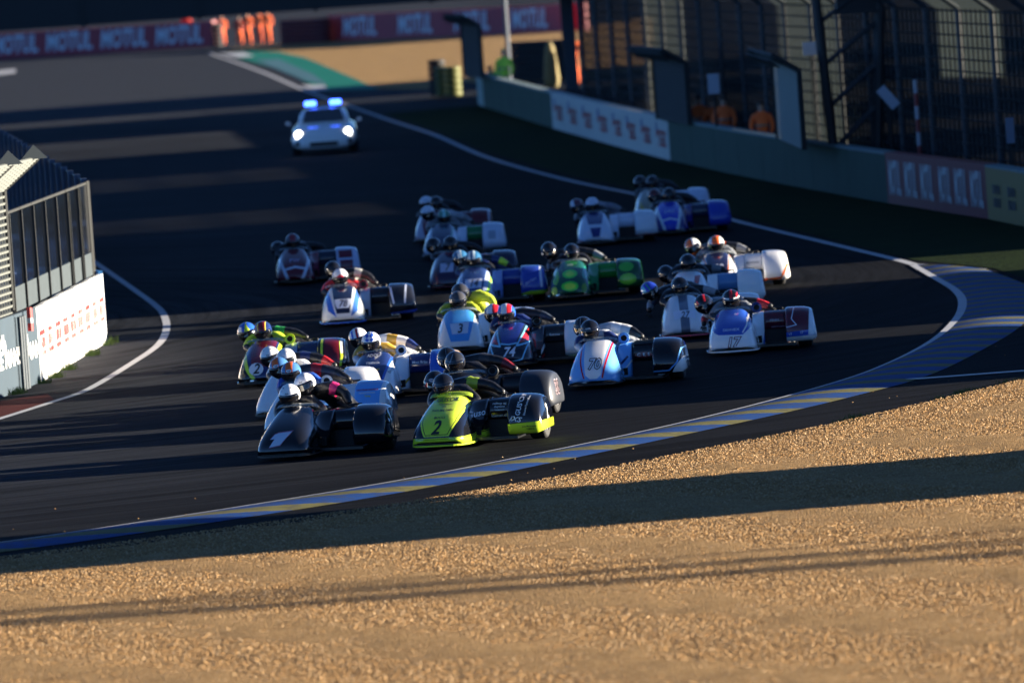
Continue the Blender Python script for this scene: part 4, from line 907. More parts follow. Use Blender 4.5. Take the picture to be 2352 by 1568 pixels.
team((1058, 969), 13, 'matte black racing sidecar with louvred deck and number 38 behind the yellow one',
     ('driver in carbon black helmet on the matte black number 38 sidecar', BLACK, BLACK, HL(CARBON, [([(-.05, .03), (0, .13), (.01, .12), (-.03, .03)], GREY)], BLACK), -.17),
     ('passenger in all-black leathers hunched over the tail of the matte black sidecar', BLACK, (.03, .03, .035), HL(BLACK, [([(.03, .03), (.035, .03), (.02, .13), (.015, .13)], GREY)], BLACK), (-.2, .04), -8, DRED),
     base=BLACK, matte=True, louvres=True, side_num=('38', BLACK, (.7, .5, .55)), pod=(.02, .024, .034), pod_texts=[], intake=(.018, .02, .026))
team((1372, 888), 7, 'light blue racing sidecar with white red-edged centre, number 70 and glossy black pod',
     ('driver in glossy black helmet with white emblem on the light blue number 70 sidecar', (.55, .58, .62), NAVY, HL(BLACK, (), BLACK, ('SHARK', None, WHITE)), -.12),
     ('passenger in black helmet and red-edged black sleeves on the light blue number 70 sidecar', (.5, .52, .56), WHITE, HL(BLACK, [([(-.004, .05), (.004, .05), (.004, .15), (-.004, .15)], GREY)], BLACK), (-.14, .03), -4, BLACK),
     base=SKY, marks=[('p', [(-.17, .66), (.19, .66), (.125, .20), (.06, .145), (-.04, .145), (-.10, .20)], (.78, .82, .88)), ('s', [(-.21, .65), (-.18, .38), (-.125, .16)], RED, .022), ('s', [(.225, .65), (.20, .45), (.14, .16)], RED, .028)],
     num='70', numc=(.82, .86, .92), numpos=(.02, .34), nums=.19, edge=BLACK, flank=SKY, flank_marks=[('s', [(.38, .20), (.46, .30), (.53, .42)], WHITE, .02), ('s', [(.33, .28), (.42, .38)], NAVY, .03)], deck=BLACK, louvres=True, badge=('C. E. S', (.63, .385), (.22, .015, .02)),
     pod=BLACK, pod_marks=[('s', [(.80, .155), (1.02, .16), (1.14, .27), (1.2, .46)], SKY, .02), ('p', [(1.03, .13), (1.25, .13), (1.25, .44), (1.13, .24)], WHITE)], intake=SKY, shear=.15)
team((1177, 843), 5, 'dark blue racing sidecar with light blue zigzag outline and white number 74',
     ('driver in white and red striped helmet on the dark number 74 sidecar', BLACK, NAVY, HL(BLUE, [band(-.05, .03, WHITE), band(.03, .09, RED)], BLACK), -.09),
     ('passenger in white and red helmet on the dark blue number 74 sidecar', BLACK, BLACK, HL(NAVY, [band(-.07, .02, WHITE), band(.02, .09, RED)], BLACK), (-.23, -.01), -6, (.03, .04, .06)),
     base=(.015, .02, .035), marks=[('p', [(-.20, .66), (.20, .66), (.10, .36), (-.10, .36)], (.015, .03, .22)), ('s', [(-.22, .63), (-.20, .52), (-.13, .34), (-.30, .37)], (.2, .5, .85), .024), ('s', [(.24, .63), (.20, .5), (.12, .34), (.29, .37)], (.2, .5, .85), .024), ('p', [(-.24, .5), (-.16, .37), (-.29, .39)], RED), ('p', [(.25, .55), (.28, .40), (.15, .38)], RED),
            ('s', [(-.12, .375), (0, .36), (.12, .375)], (.2, .5, .85), .018), ('s', [(-.28, .34), (-.2, .14), (0, .10), (.2, .14), (.28, .34)], (.2, .5, .85), .02)],
     num='74', numc=(.7, .75, .85), numpos=(0, .25), nums=.19, flank=(.015, .02, .035), flank_marks=[('s', [(.34, .08), (.33, .45)], RED, .05), ('s', [(.40, .12), (.55, .45)], WHITE, .025), ('s', [(.44, .1), (.6, .38)], RED, .02)], deck=CARBON, pod=WHITE, deck_texts=[('Bonovo', (.62, .42), .05, WHITE, 1)], intake=BLACK)
team((1060, 809), 0, 'white racing sidecar with broad sky blue centre and square number 3 plate',
     ('driver in dark helmet on the white and sky blue number 3 sidecar', BLACK, (.42, .50, .03), HL((.06, .06, .065), (), BLACK), .0),
     ('passenger in black helmet and lime yellow jacket on the number 3 sidecar', (.42, .50, .03), (.45, .55, .03), HL((.04, .04, .045), (), BLACK), (.04, .10), 2, (.42, .50, .03)),
     base=(.70, .75, .78), marks=[('p', [(-.28, .66), (.28, .66), (.13, .20), (-.15, .20)], (.05, .26, .62))], num='3', numc=BLACK, numpos=(0, .385), nums=.18, plate=([(-.15, .075), (.15, .085), (.12, -.07), (-.12, -.075)], (.6, .68, .8)), pod=WHITE, deck=WHITE, flank=(.70, .75, .78))
team((1686, 812), 3, 'royal blue and white racing sidecar with maroon deck and outlined number 17',
     ('driver in black, white and red helmet on the blue and white number 17 sidecar', BLACK, GREY, HL(BLACK, [band(-.11, -.03, WHITE, .03, .06), band(.03, .11, WHITE, .03, .06), ([(-.02, .06), (.02, .06), (.018, .14), (-.018, .14)], RED), band(.07, .09, RED, .05, .1)], BLACK), .0),
     ('passenger in red and black helmet hanging far out of the number 17 sidecar', BLACK, (.4, .42, .45), HL(BLACK, [band(.04, .07, RED), ([(-.08, .04), (-.03, .04), (-.04, .1), (-.07, .1)], RED), band(-.12, .02, WHITE, .02, .04)], BLACK), (-.43, -.06), -22, RED),
     base=(.72, .76, .84), marks=[('p', [(-.30, .66), (.30, .66), (.29, .40), (.16, .30), (-.2, .31), (-.30, .36)], (.02, .07, .38)), ('s', [(.26, .60), (.22, .42), (.16, .33)], (.8, .7, .75), .02), ('s', [(-.28, .55), (-.25, .40)], (.6, .65, .8), .015)],
     num='17', numc=(.85, .86, .9), numpos=(.0, .19), nums=.20, edge=(.12, .01, .03), texts=[('SIDNEX', (-.01, .375), .045, (.6, .7, .85), 1.6), ('17', (.235, .5), .05, WHITE), ('17', (.24, .44), .05, WHITE)],
     flank=(.6, .66, .78), flank_marks=[('p', [(.42, 0), (.65, 0), (.65, .6), (.5, .5)], BLUE), ('s', [(.47, .1), (.52, .4)], WHITE, .02)], deck=MAROON, deck_texts=[('SIDNEX', (.62, .43), .04, (.5, .4, .5), 1), ('GEFAN ET ASSOCIES', (.68, .33), .025, (.5, .4, .5), 1)],
     pod=MAROON, pod_marks=[('p', [(.75, 0), (1.3, 0), (1.3, .29), (.75, .25)], (.02, .07, .38)), ('p', [(.75, 0), (1.3, 0), (1.3, .20), (.75, .18)], (.7, .74, .82)), ('s', [(.92, .6), (.88, .45), (.95, .36), (.8, .33)], (.55, .6, .75), .012), ('p', [(1.12, .2), (1.3, .2), (1.3, .7), (1.16, .7)], (.6, .66, .8))],
     pod_texts=[('17', (.85, .225), .05, WHITE), ('17', (1.02, .24), .05, WHITE)], intake=(.02, .05, .2), lip=WHITE)
team((1575, 776), 0, 'silver white racing sidecar with grey centre stripe and bowed number 27 plate',
     ('driver in black helmet behind the dark screen of the silver number 27 sidecar', BLACK, BLACK, HL(BLACK, (), BLACK, ('HJC', None, GREY)), -.02),
     ('passenger in blue and green metallic helmet hanging far out of the silver sidecar', BLACK, (.05, .07, .12), HL((.02, .05, .4), [([(-.1, -.02), (-.04, 0), (-.05, .12), (-.1, .08)], CYAN), ([(.02, .0), (.035, 0), (.0, .13), (-.012, .13)], GREEN)], BLACK), (-.47, -.06), -24, (.3, .32, .36)),
     base=(.62, .67, .74), marks=[('p', [(-.07, .66), (.07, .66), (.07, .08), (-.07, .08)], (.13, .16, .22))], num='27', numc=(.08, .09, .12), numpos=(0, .375), nums=.13, plate=([(-.17, .055), (0, .07), (.17, .05), (.165, -.06), (.08, -.04), (0, -.035), (-.08, -.04), (-.165, -.065)], (.72, .78, .9)), pod=WHITE, deck=GREY, lip=(.6, .1, .15), shear=.3)
team((1587, 716), 2, 'rounded white racing sidecar with two red bars and light blue deck, number 21',
     ('driver in black helmet above the rounded white nose of sidecar 21', BLACK, BLACK, HB, .0),
     ('passenger in black helmet low beside the rounded white number 21 sidecar', BLACK, BLACK, HB, (-.38, -.18), -18, GREY),
     base=(.72, .74, .8), marks=[('p', [(-.20, .58), (-.10, .58), (-.07, .38), (-.14, .40)], (.4, .05, .04)), ('p', [(.10, .58), (.20, .58), (.14, .40), (.07, .38)], (.4, .05, .04))], num='21', numc=(.7, .72, .78), numpos=(.06, .30), nums=.12, edge=BLACK, deck=(.10, .22, .42), pod=(.68, .72, .8), pod_marks=[('p', [(1.08, 0), (1.3, 0), (1.3, .26)], (.4, .05, .04))])
team((1652, 668), 0, 'white racing sidecar edged in fluorescent orange with black centre and number 88',
     ('driver in fluorescent orange-topped helmet on the orange-edged white sidecar', BLACK, GREY, HL((.6, .62, .66), [band(-.06, .06, ORANGE, .03)], BLACK), .02),
     ('passenger with fluorescent orange helmet leaning out of the orange-edged white sidecar', BLACK, ORANGE, HL((.7, .7, .7), [band(-.09, .03, ORANGE, .03)], ORANGE), (-.40, -.03), -20, GREY),
     base=(.74, .76, .82), marks=[('p', [(-.22, .66), (.22, .66), (.12, .16), (-.10, .16)], (.02, .02, .06)), ('s', [(-.24, .62), (-.12, .17), (.12, .17), (.24, .62)], ORANGE, .022)], num='88', numc=(.8, .82, .9), numpos=(0, .40), nums=.17,
     pod=(.78, .8, .85), pod_marks=[('s', [(.80, .13), (1.08, .14), (1.2, .36)], ORANGE, .04)], deck=(.74, .76, .82), deck_texts=[('BONOVO', (.62, .42), .045, BLACK, 1.1)])
team((1314, 686), 3, 'metallic green racing sidecar painted like overlapping reptile scales',
     ('driver in dark helmet on the scale-painted green sidecar', BLACK, BLACK, HB, .02),
     ('passenger in black helmet sitting up left of the green sidecar driver', BLACK, BLACK, HB, (-.41, .04), -6, (.25, .27, .3)),
     base=(.01, .09, .05), marks=[('p', [(a * 1.0 + cx, b + cz) for a, b in ellipse(w, h, 12)], c) for cx, cz, w, h, c in ((0, .44, .13, .07, (.06, .60, .05)), (0, .44, .08, .04, (.35, .8, .05)), (0, .24, .15, .085, (.06, .55, .05)), (0, .24, .10, .05, (.42, .8, .06)), (0, .60, .12, .04, (.03, .25, .08)), (-.25, .40, .06, .13, (.12, .42, .05)), (.26, .44, .05, .10, (.02, .3, .2)), (-.27, .17, .05, .08, (.3, .5, .04)), (.25, .2, .05, .08, (.12, .3, .03)))],
     deck=(.02, .28, .04), pod=(.01, .08, .03), pod_marks=[('p', [(a + cx, b + cz) for a, b in ellipse(w, h, 12)], c) for cx, cz, w, h, c in ((.96, .48, .13, .08, (.05, .36, .05)), (.98, .27, .15, .10, (.12, .45, .04)), (.98, .27, .10, .06, (.22, .55, .05)))], num=None, texts=[('KPS', (0, .575), .04, (.5, .6, .6), 1.6)], flank=(.05, .30, .12))
team((1093, 702), 3, 'dark blue and lime racing sidecar with white number 14 plate',
     ('driver in blue and white striped helmet on the blue and lime number 14 sidecar', NAVY, BLACK, HL((.03, .12, .25), [band(-.07, -.03, (.6, .7, .8)), band(.0, .04, (.6, .7, .8))], BLACK), -.02),
     ('passenger in blue and white helmet close beside the driver of sidecar 14', NAVY, BLACK, HL((.03, .12, .25), [band(-.02, .04, (.6, .7, .8))], BLACK), (-.25, .01), -10, LIME),
     base=(.35, .42, .6), marks=[('p', [(-.22, .66), (.22, .66), (.14, .12), (-.14, .12)], (.03, .06, .2)), ('s', [(.30, .58), (.27, .30), (.14, .10)], (.35, .72, .05), .05), ('s', [(-.33, .48), (-.26, .3)], (.5, .6, .1), .04)], num='14', numc=(.03, .03, .06), numpos=(0, .40), nums=.16, plate=([(-.15, .07), (.15, .07), (.14, -.075), (-.14, -.075)], (.55, .62, .8)),
     deck=(.02, .05, .3), pod=(.02, .05, .32), pod_marks=[('p', [(.7, 0), (1.3, 0), (1.3, .28), (.95, .19), (.7, .19)], (.35, .72, .05)), ('s', [(1.15, .25), (1.13, .6)], (.5, .55, .7), .04)], pod_texts=[('Jan Karr', (.97, .36), .06, (.4, .5, .8), 1, .2, .4)], flank=(.2, .28, .55))
team((1035, 663), 2, 'dark maroon racing sidecar with number 7 plate in the middle of the pack',
     ('driver in black helmet on the dark maroon number 7 sidecar', BLACK, BLACK, HB, .03),
     ('passenger in black helmet low beside the maroon number 7 sidecar driver', BLACK, BLACK, HB, (-.33, -.02), -10, BLACK),
     base=(.05, .02, .05), marks=[('p', [(-.24, .66), (.24, .66), (.14, .12), (-.14, .12)], (.03, .02, .06)), ('s', [(-.30, .55), (-.20, .15)], (.25, .06, .05), .04), ('s', [(-.22, .62), (.22, .62)], (.22, .02, .05), .03)], num='7', numc=BLACK, numpos=(-.03, .40), nums=.17, plate=([(-.12, .07), (.12, .07), (.12, -.075), (-.12, -.075)], (.45, .5, .65)),
     deck=(.02, .02, .07), pod=(.02, .02, .05), pod_marks=[('p', [(.86, .36), (1.06, .40), (1.04, .46), (.88, .44)], (.3, .1, .2)), ('p', [(.98, .25), (1.06, .25), (1.06, .33), (.98, .33)], (.4, .45, .6))], lip=(.1, .03, .06))
team((1018, 592), 3, 'white racing sidecar with green band across its deck in the far pack',
     ('driver in green and white helmet on the white sidecar with green deck band', BLACK, GREY, HL((.05, .22, .14), [band(-.03, .03, (.3, .6, .55))], BLACK), .04),
     ('passenger in white helmet on the white sidecar with green deck band', (.3, .32, .36), (.4, .42, .46), HL((.6, .63, .72), (), BLACK), (-.34, .08), -6, GREY),
     base=(.5, .56, .66), marks=[('p', [(-.22, .66), (.22, .66), (.14, .12), (-.14, .12)], (.06, .08, .14)), ('s', [(.24, .62), (.15, .15)], (.05, .3, .2), .03)], deck=(.02, .2, .06), pod=(.5, .56, .68), pod_marks=[('p', [(.9, .3), (1.05, .3), (1.05, .46), (.9, .46)], (.3, .34, .42))], flank=(.5, .56, .68), num=None)
team((996, 557), 2, 'dark red and white racing sidecar farthest back in the centre column',
     ('driver in black helmet on the dark red far centre sidecar', BLACK, BLACK, HB, .08),
     ('passenger in white helmet on the dark red far centre sidecar', BLACK, BLACK, HL((.6, .63, .75), (), BLACK), (-.22, .0), -6, BLACK),
     base=(.4, .4, .5), marks=[('p', [(-.25, .66), (.25, .66), (.14, .12), (-.14, .12)], (.14, .01, .03))], deck=(.12, .01, .02), pod=(.13, .01, .02), pod_marks=[('s', [(1.17, .2), (1.15, .6)], (.5, .5, .6), .03)], flank=(.4, .44, .55), num=None)
team((1370, 563), 0, 'white racing sidecar with navy wedge on its nose, alone in the far right pack',
     ('driver in white helmet on the far white sidecar with navy wedge', BLACK, BLACK, HL((.55, .58, .68), (), BLACK), -.02),
     ('passenger in dark red helmet on the far white sidecar with navy wedge', (.2, .2, .24), (.3, .3, .34), HL((.12, .04, .06), [band(-.1, -.04, (.5, .52, .6))], BLACK), (-.30, -.02), -10, GREY),
     base=(.55, .60, .72), marks=[('p', [(-.20, .66), (.20, .66), (.13, .42), (-.13, .42)], (.02, .035, .16)), ('p', [(-.11, .36), (.11, .36), (.07, .18), (-.07, .18)], (.02, .03, .18)), ('s', [(-.33, .12), (-.2, .09)], (.4, .1, .1), .03)], deck=(.5, .54, .64), pod=(.6, .65, .78), pod_marks=[('p', [(.7, 0), (1.3, 0), (1.3, .15), (.7, .15)], (.3, .05, .06))], num=None, texts=[('EVRO', (0, .395), .05, (.7, .74, .85), 1.3)])
team((1500, 507), 0, 'gold and white racing sidecar partly hidden behind the blue one at far right',
     ('driver in black helmet on the half hidden gold and white sidecar', BLACK, BLACK, HB, .05),
     ('passenger in black helmet on the half hidden gold and white sidecar', BLACK, BLACK, HB, (-.25, .0), -6, BLACK),
     base=(.3, .28, .2), marks=[('s', [(-.30, .5), (-.15, .15)], (.4, .3, .06), .06)], deck=(.5, .54, .64), pod=(.5, .56, .72), num=None)
team((1541, 539), 0, 'royal blue racing sidecar with white H-shaped bands at far right',
     ('driver in black helmet on the blue sidecar with white H-shaped bands', BLACK, BLACK, HB, .03),
     ('passenger in dark red helmet on the blue sidecar with white H-shaped bands', BLACK, BLACK, HL((.1, .015, .02), (), BLACK), (-.29, -.02), -8, BLACK),
     base=(.03, .03, .2), marks=[('p', [(-.25, .66), (.25, .66), (.16, .12), (-.14, .12)], (.02, .05, .5)), ('s', [(-.28, .62), (-.12, .12)], (.6, .66, .85), .05), ('s', [(.26, .62), (.13, .12)], (.6, .66, .85), .05), ('s', [(-.17, .30), (0, .34), (.17, .30)], (.6, .66, .85), .03)], deck=(.03, .04, .08), pod=(.02, .05, .38), num=None, texts=[('EVRO', (0, .47), .06, (.5, .6, .8), 1.3)])
team((680, 652), -2, 'red racing sidecar with white H-shaped bands on the left of the far pack',
     ('driver in red-topped dark helmet on the red sidecar with white bands', BLACK, BLACK, HL((.1, .1, .12), [band(-.05, .05, (.25, .02, .03))], BLACK), .0),
     ('passenger in black helmet on the red sidecar with white bands', BLACK, BLACK, HB, (-.28, -.14), -12, BLACK),
     base=(.14, .012, .025), marks=[('s', [(-.31, .55), (-.15, .12)], (.55, .6, .8), .055), ('s', [(.27, .62), (.28, .45), (.13, .12)], (.55, .6, .8), .055), ('s', [(-.18, .30), (0, .34), (.18, .30)], (.55, .6, .8), .035)], deck=(.02, .03, .06), pod=(.4, .45, .62), pod_marks=[('p', [(.84, .42), (1.1, .42), (1.1, .56), (.84, .56)], (.16, .01, .03)), ('p', [(.86, .16), (1.1, .16), (1.1, .38), (.86, .38)], (.14, .01, .03))], num=None, texts=[('PW', (0, .45), .08, (.4, .4, .6), 1.6)])
team((790, 746), 0, 'white and blue racing sidecar with black pod and white number 78 plate',
     ('driver in white and red visored helmet on the white and blue number 78 sidecar', BLACK, RED, HL((.6, .64, .75), [([(-.08, .04), (.08, .04), (0, .09)], RED)], (.5, .52, .56)), -.02),
     ('passenger in black helmet behind the driver of the number 78 sidecar', BLACK, (.4, .4, .38), HL(BLACK, (), BLACK), (-.12, .12), -8, BLACK),
     base=(.66, .71, .82), marks=[('p', [(-.18, .66), (.20, .66), (.12, .22), (-.10, .22)], (.015, .02, .05)), ('p', [(-.30, .56), (-.22, .56), (-.10, .16), (-.24, .27)], (.03, .12, .55)), ('p', [(.24, .6), (.30, .5), (.26, .25), (.14, .16)], (.05, .16, .5))], num='78', numc=(.03, .03, .06), numpos=(.01, .375), nums=.15, plate=([(-.14, .07), (.14, .07), (.15, .02), (.10, -.07), (-.10, -.07), (-.13, .0)], (.7, .75, .88)),
     deck=(.015, .015, .02), flank=(.35, .38, .45), flank_marks=[('p', [(.45, 0), (.6, 0), (.6, .5), (.52, .5)], (.4, .03, .05))], pod=(.015, .017, .025), pod_marks=[('s', [(.82, .56), (.86, .3)], (.5, .55, .7), .03), ('s', [(1.08, .58), (1.05, .3)], (.5, .55, .7), .03), ('p', [(.7, 0), (1.3, 0), (1.3, .18), (.7, .13)], (.03, .08, .5))], intake=(.2, .02, .03), lip=(.05, .15, .6))

# ------------------------------------------------------------------ safety car
def safety_car():
    g = G(747, 353); e = empty('safety_car', (g.x, g.y, 0)); tag(e, 'white sports car with lit blue roof beacons following the sidecars', 'car')
    Mw = paint_mat((.70, .70, .70)); K = 24
    def sec(y, hw, zb, zt, top=.85):
        s = []
        for k in range(K):
            th = 2 * math.pi * k / K; c, si = math.cos(th), math.sin(th); x = math.copysign(abs(c) ** .42, c) * hw; z = (zb + zt) / 2 + math.copysign(abs(si) ** .5, si) * (zt - zb) / 2
            if z > (zb + zt) / 2: x *= 1 - (1 - top) * ((z - (zb + zt) / 2) / ((zt - zb) / 2)) ** 2
            s.append((x, y, z))
        return s
    loft('body', [sec(-.85, .62, .22, .50), sec(-.80, .78, .18, .60), sec(-.6, .88, .17, .70), sec(-.2, .92, .17, .78), sec(.5, .93, .17, .84), sec(1.2, .93, .17, .90), sec(2.4, .93, .17, .92), sec(3.0, .93, .17, .88), sec(3.5, .85, .25, .75)], Mw, e)
    loft('cabin', [sec(.35, .74, .6, .84, .9), sec(.9, .74, .6, 1.10, .80), sec(1.3, .72, .6, 1.27, .78), sec(1.9, .70, .6, 1.30, .78), sec(2.6, .66, .6, 1.15, .8), sec(3.2, .6, .6, .9, .85)], Mw, e)
    v = [(-.60, .48, .885), (.60, .48, .885), (.50, 1.16, 1.225), (-.50, 1.16, 1.225)]; v = [(x, y - .10, z + .02) for x, y, z in v]
    v += [(x, y + .02, z) for x, y, z in v]
    mesh_obj('windscreen', v, [(0, 1, 2, 3), (7, 6, 5, 4), (0, 4, 5, 1), (1, 5, 6, 2), (2, 6, 7, 3), (3, 7, 4, 0)], M_VISOR, e)
    for s in (-1, 1):
        hv = [[(s * .70 + r * .10 * math.cos(a), -.715 - (1 - r) * .05 + .08 * math.sin(a) * r, .60 + r * .105 * math.sin(a)) for a in [2 * math.pi * i / 16 for i in range(16)]] for r in (1, .8, .5, .1)]
        loft('headlight', hv, mat('lit_headlight', (.9, .9, .9), .2, emit=(1, .98, .9), es=3), e, cap=(False, True))
        MB().bar((s * .93, .75, .86), (s * 1.0, .72, .88), .02, 6).box((-.055, -.04, -.04), (.055, .04, .04), 0, 0, (s * 1.02, .70, .90)).build('door_mirror', Mw, e)
        MB().box((s * .62 - .2, -.83, .28), (s * .62 + .2, -.78, .40)).build('side_intake', M_DARK, e)
        for y in (0.05, 2.5):
            wheel(e, 'wheel', s * .80, y, .24, .33)
        t = loft('beacon', [[(s * .36 + sx * .15 * k, 1.5 + .07 * cy, 1.34 + z) for sx, cy in ((-1, -1), (1, -1), (1, 1), (-1, 1))] for z, k in ((0, 1), (.03, 1.1), (.10, 1.1), (.135, .9))], mat('lit_blue_beacon', (.1, .2, .9), .2, emit=(.04, .11, 1), es=2.6), e)
    MB().box((-.40, -.87, .24), (.40, -.80, .36)).build('front_intake', M_DARK, e)
    MB().box((-.55, 1.44, 1.31), (.55, 1.58, 1.345)).build('light_bar', M_DARK, e)
    return e
safety_car()

# ------------------------------------------------------------------ marshals
def marshal(px, z0, lab, suit, legs, hair=(.05, .03, .02), h=1.75, face=0, z_at=None, hat=None, crouch=0, back=0):
    p = GZ(px[0], px[1], z0); p *= 1 + back / p.y; e = empty('person', tuple(p), face); tag(e, lab, 'person'); k = h / 1.75; c = crouch
    J = {'pel': ((0, 0, .95 * k - c), .14), 'sp': ((0, 0, 1.15 * k - c), .14), 'ch': ((0, 0, 1.35 * k - c), (.17, .13)), 'nk': ((0, 0, 1.52 * k - c), .06), 'hd': ((0, -.01, 1.60 * k - c), .075), 'tp': ((0, -.01, 1.70 * k - c), .075),
         'ls': ((.19, 0, 1.42 * k - c), .075), 'le': ((.26, -.05, 1.15 * k - c), .06), 'lh': ((.20, -.2, .98 * k - c), .04), 'rs': ((-.19, 0, 1.42 * k - c), .075), 're': ((-.27, -.03, 1.16 * k - c), .06), 'rh': ((-.22, -.18, .98 * k - c), .04),
         'lk': ((.10, -.02 - c * .6, .50 * k), .075), 'lf': ((.11, 0, .07), .055), 'rk': ((-.10, -.02 - c * .6, .50 * k), .075), 'rf': ((-.11, 0, .07), .055)}
    E = [('pel', 'sp', 0), ('sp', 'ch', 0), ('ch', 'nk', 0), ('nk', 'hd', 2), ('hd', 'tp', 2), ('ch', 'ls', 0), ('ls', 'le', 0), ('le', 'lh', 0), ('ch', 'rs', 0), ('rs', 're', 0), ('re', 'rh', 0), ('pel', 'lk', 1), ('lk', 'lf', 1), ('pel', 'rk', 1), ('rk', 'rf', 1)]
    skin_body((J, E), [mat('cloth_%d%d%d' % tuple(int(v * 99) for v in suit), suit, .8, vary=.2, bump=.5, bscale=12), mat('cloth_%d%d%d' % tuple(int(v * 99) for v in legs), legs, .8), mat('skin', (.45, .26, .18), .6)], 'body', e)
    m = mat('hat_%d%d%d' % tuple(int(v * 99) for v in (hat or hair)), hat or hair, .7)
    bm = bmesh.new(); bmesh.ops.create_uvsphere(bm, u_segments=14, v_segments=8, radius=.105)
    for v in [v for v in bm.verts if v.co.z < -.02]: bm.verts.remove(v)
    o = bm_obj('cap' if hat else 'hair', bm, m, e, True); o.location = (0, .01, 1.66 * k - c)
    for nm, (x, y, z) in (('strip', (0, 0, 1.18 * k - c)),):
        MB().bar((0, 0, z - .02), (0, 0, z + .02), .168, 16).build('reflective_band', mat('reflective', (.22, .2, .16), .5), e)
    return e
OR = (1.0, .15, .03); DK = (.03, .03, .035); YG = (.55, .9, .08)
# behind the barrier: standing on the ground there, upper bodies showing
def behind(px_x, row, lab, suit, legs, **k): return marshal((px_x, row), 1.05, lab, suit, legs, back=6.5 if px_x > 1300 else 1.6, **k)
behind(1608, 290, 'marshal in orange jacket, leftmost of the group behind the green wall', OR, OR, crouch=.12)
behind(1643, 296, 'marshal in bright orange jacket bending in the middle of the group behind the green wall', OR, OR, crouch=.12)
behind(1666, 300, 'marshal in orange hood, right of the bending pair behind the green wall', OR, OR, crouch=.05)
behind(1752, 312, 'marshal in open orange jacket beside the sunlit catch fence', OR, DK, crouch=.08)
behind(1126, 172, 'person in green high-visibility vest bending beside the grey catch fence', (.15, .55, .12), DK, crouch=.45)
behind(1145, 177, 'person in pale yellow-green vest by the thin pole', (.5, .7, .2), DK, crouch=.25)
behind(1160, 180, 'person in yellow-green vest and straw-coloured hat by the thin pole', YG, DK, hat=(.6, .42, .15), crouch=.0, h=1.98)
marshal((1322, 197), 0, 'person in orange overalls standing beside the dark bridge pier', OR, OR, h=1.85)
for x, y, s, h in ((512, 106, 'tall marshal in faded orange at the right end of the left banner', 1.6), (552, 105, 'marshal in dark red-orange between the far banners', 1.5), (572, 105, 'marshal in bright orange, legs apart between the far banners', 1.7), (598, 104, 'marshal in orange jacket and trousers near the far tyre stack', 1.8), (617, 104, 'marshal in orange holding something pale by the far tyre stack', 1.8)):
    marshal((x, y), 0, s, OR if x != 552 else (.4, .04, .02), OR if x not in (598,) else (.6, .08, .02), h=h)
marshal((432, 108), 0, 'marshal in red behind the far left banner near its right end', (.6, .04, .02), DK, h=1.8)

for k, (t, c1, l_) in enumerate(((.12, (.10, .16, .40), 'spectator in blue jacket behind the leftmost glass panes'), (.30, (.45, .45, .48), 'spectator in pale top behind the second glass pane'), (.44, (.30, .05, .06), 'spectator in red top behind the middle glass panes'), (.62, (.12, .20, .5), 'spectator in bright blue top behind the right glass panes'))):
    q_ = S0.lerp(S1, t) + Vector((-1.0, .5, 0)); pr = marshal((0, 300), 0, l_, c1, DK, h=1.8, face=.8 * k); pr.location = q_
# ------------------------------------------------------------------ far banners, tyre stacks
def banner(px0, px1, n_words, start, step, size, label, sub=None):
    P, Q = G(*px0), G(*px1); e = empty('banner_wall', tuple(P)); tag(e, label, 'banner')
    L_ = (Q - P).length; nn = max(1, round(L_ / 4)); M_RB = mat('banner_red', (.34, .02, .04), .55, vary=.15, vscale=.5)
    for j in range(nn): build_rel(wall_face('banner_board', P.lerp(Q, j / nn), P.lerp(Q, (j + 1) / nn - .001), 1.35, .3, M_RB, None, 0), e)
    for k in range(n_words): text_on_wall('banner_lettering', 'MOTUL', P, Q, start + k * step, .68, 1.3, mat('banner_white', (.6, .63, .7), .5), e, .74, .03, .2, 0, .02)
    return e
banner((-40, 138), (492, 108), 4, .145, .236, 1, 'red sponsor banner wall with four white words at upper left')
banner((757, 97), (1295, 74), 4, .135, .242, 1, 'red sponsor banner wall with white words beyond the far gravel')
banner((1310, 72), (1345, 70), 0, 0, 0, 1, 'short end piece of red banner beside the dark bridge pier')
def tyre_row(px0, px1, h, n, label, m=M_RUB, m2=None):
    P, Q = G(*px0), G(*px1); e = empty('tyre_stack', tuple(P)); tag(e, label, 'tyre barrier'); k = int(h / .22)
    me = None
    for j in range(n):
        p = P.lerp(Q, (j + .5) / n)
        for i in range(k):
            if me is None:
                secs = [[(r * math.cos(a), r * math.sin(a), z) for a in [2 * math.pi * q / 16 for q in range(16)]] for z, r in ((0, .22), (.03, .31), (.17, .31), (.20, .22))]
                o = loft('tyre', secs, m, None); me = o.data
            else: o = link(bpy.data.objects.new('tyre', me))
            o.location = (p.x, p.y, i * .21 + .01); build_rel(o, e)
    return e
tyre_row((655, 103), (752, 98), 1.35, 14, 'dark red tyre stack between the two far banners', mat('red_rubber', (.10, .012, .02), .7))
tyre_row((1188, 188), (1300, 183), 1.75, 9, 'black tyre barrier behind the people in yellow-green vests')
tyre_row((1012, 222), (1052, 222), 1.3, 2, 'yellow-green wrapped tyre bundle at the far end of the green wall', mat('olive_wrap', (.12, .125, .03), .6))
tyre_row((1004, 219), (1010, 219), 1.35, 1, 'black tyre column left of the yellow-green bundle')
tyre_row((495, 109), (504, 108), 1.5, 1, 'dark tyre column added to hide the sunlit right end of the left banner')  # added to cap the banner end that the sun made too bright
pp = G(1268, 200); o = loft('sand_bag', [[(pp.x + .28 * s * math.cos(a), pp.y - .4 + .2 * s * math.sin(a), z) for a in [2 * math.pi * q / 14 for q in range(14)]] for z, s in ((0, .9), (.3, 1.05), (.9, .85), (1.4, .6), (1.6, .3))], mat('tan_cloth', (.26, .21, .10), .9, bump=.6), None); tag(o, 'tan cloth cover hung on the black tyre barrier', 'cover')
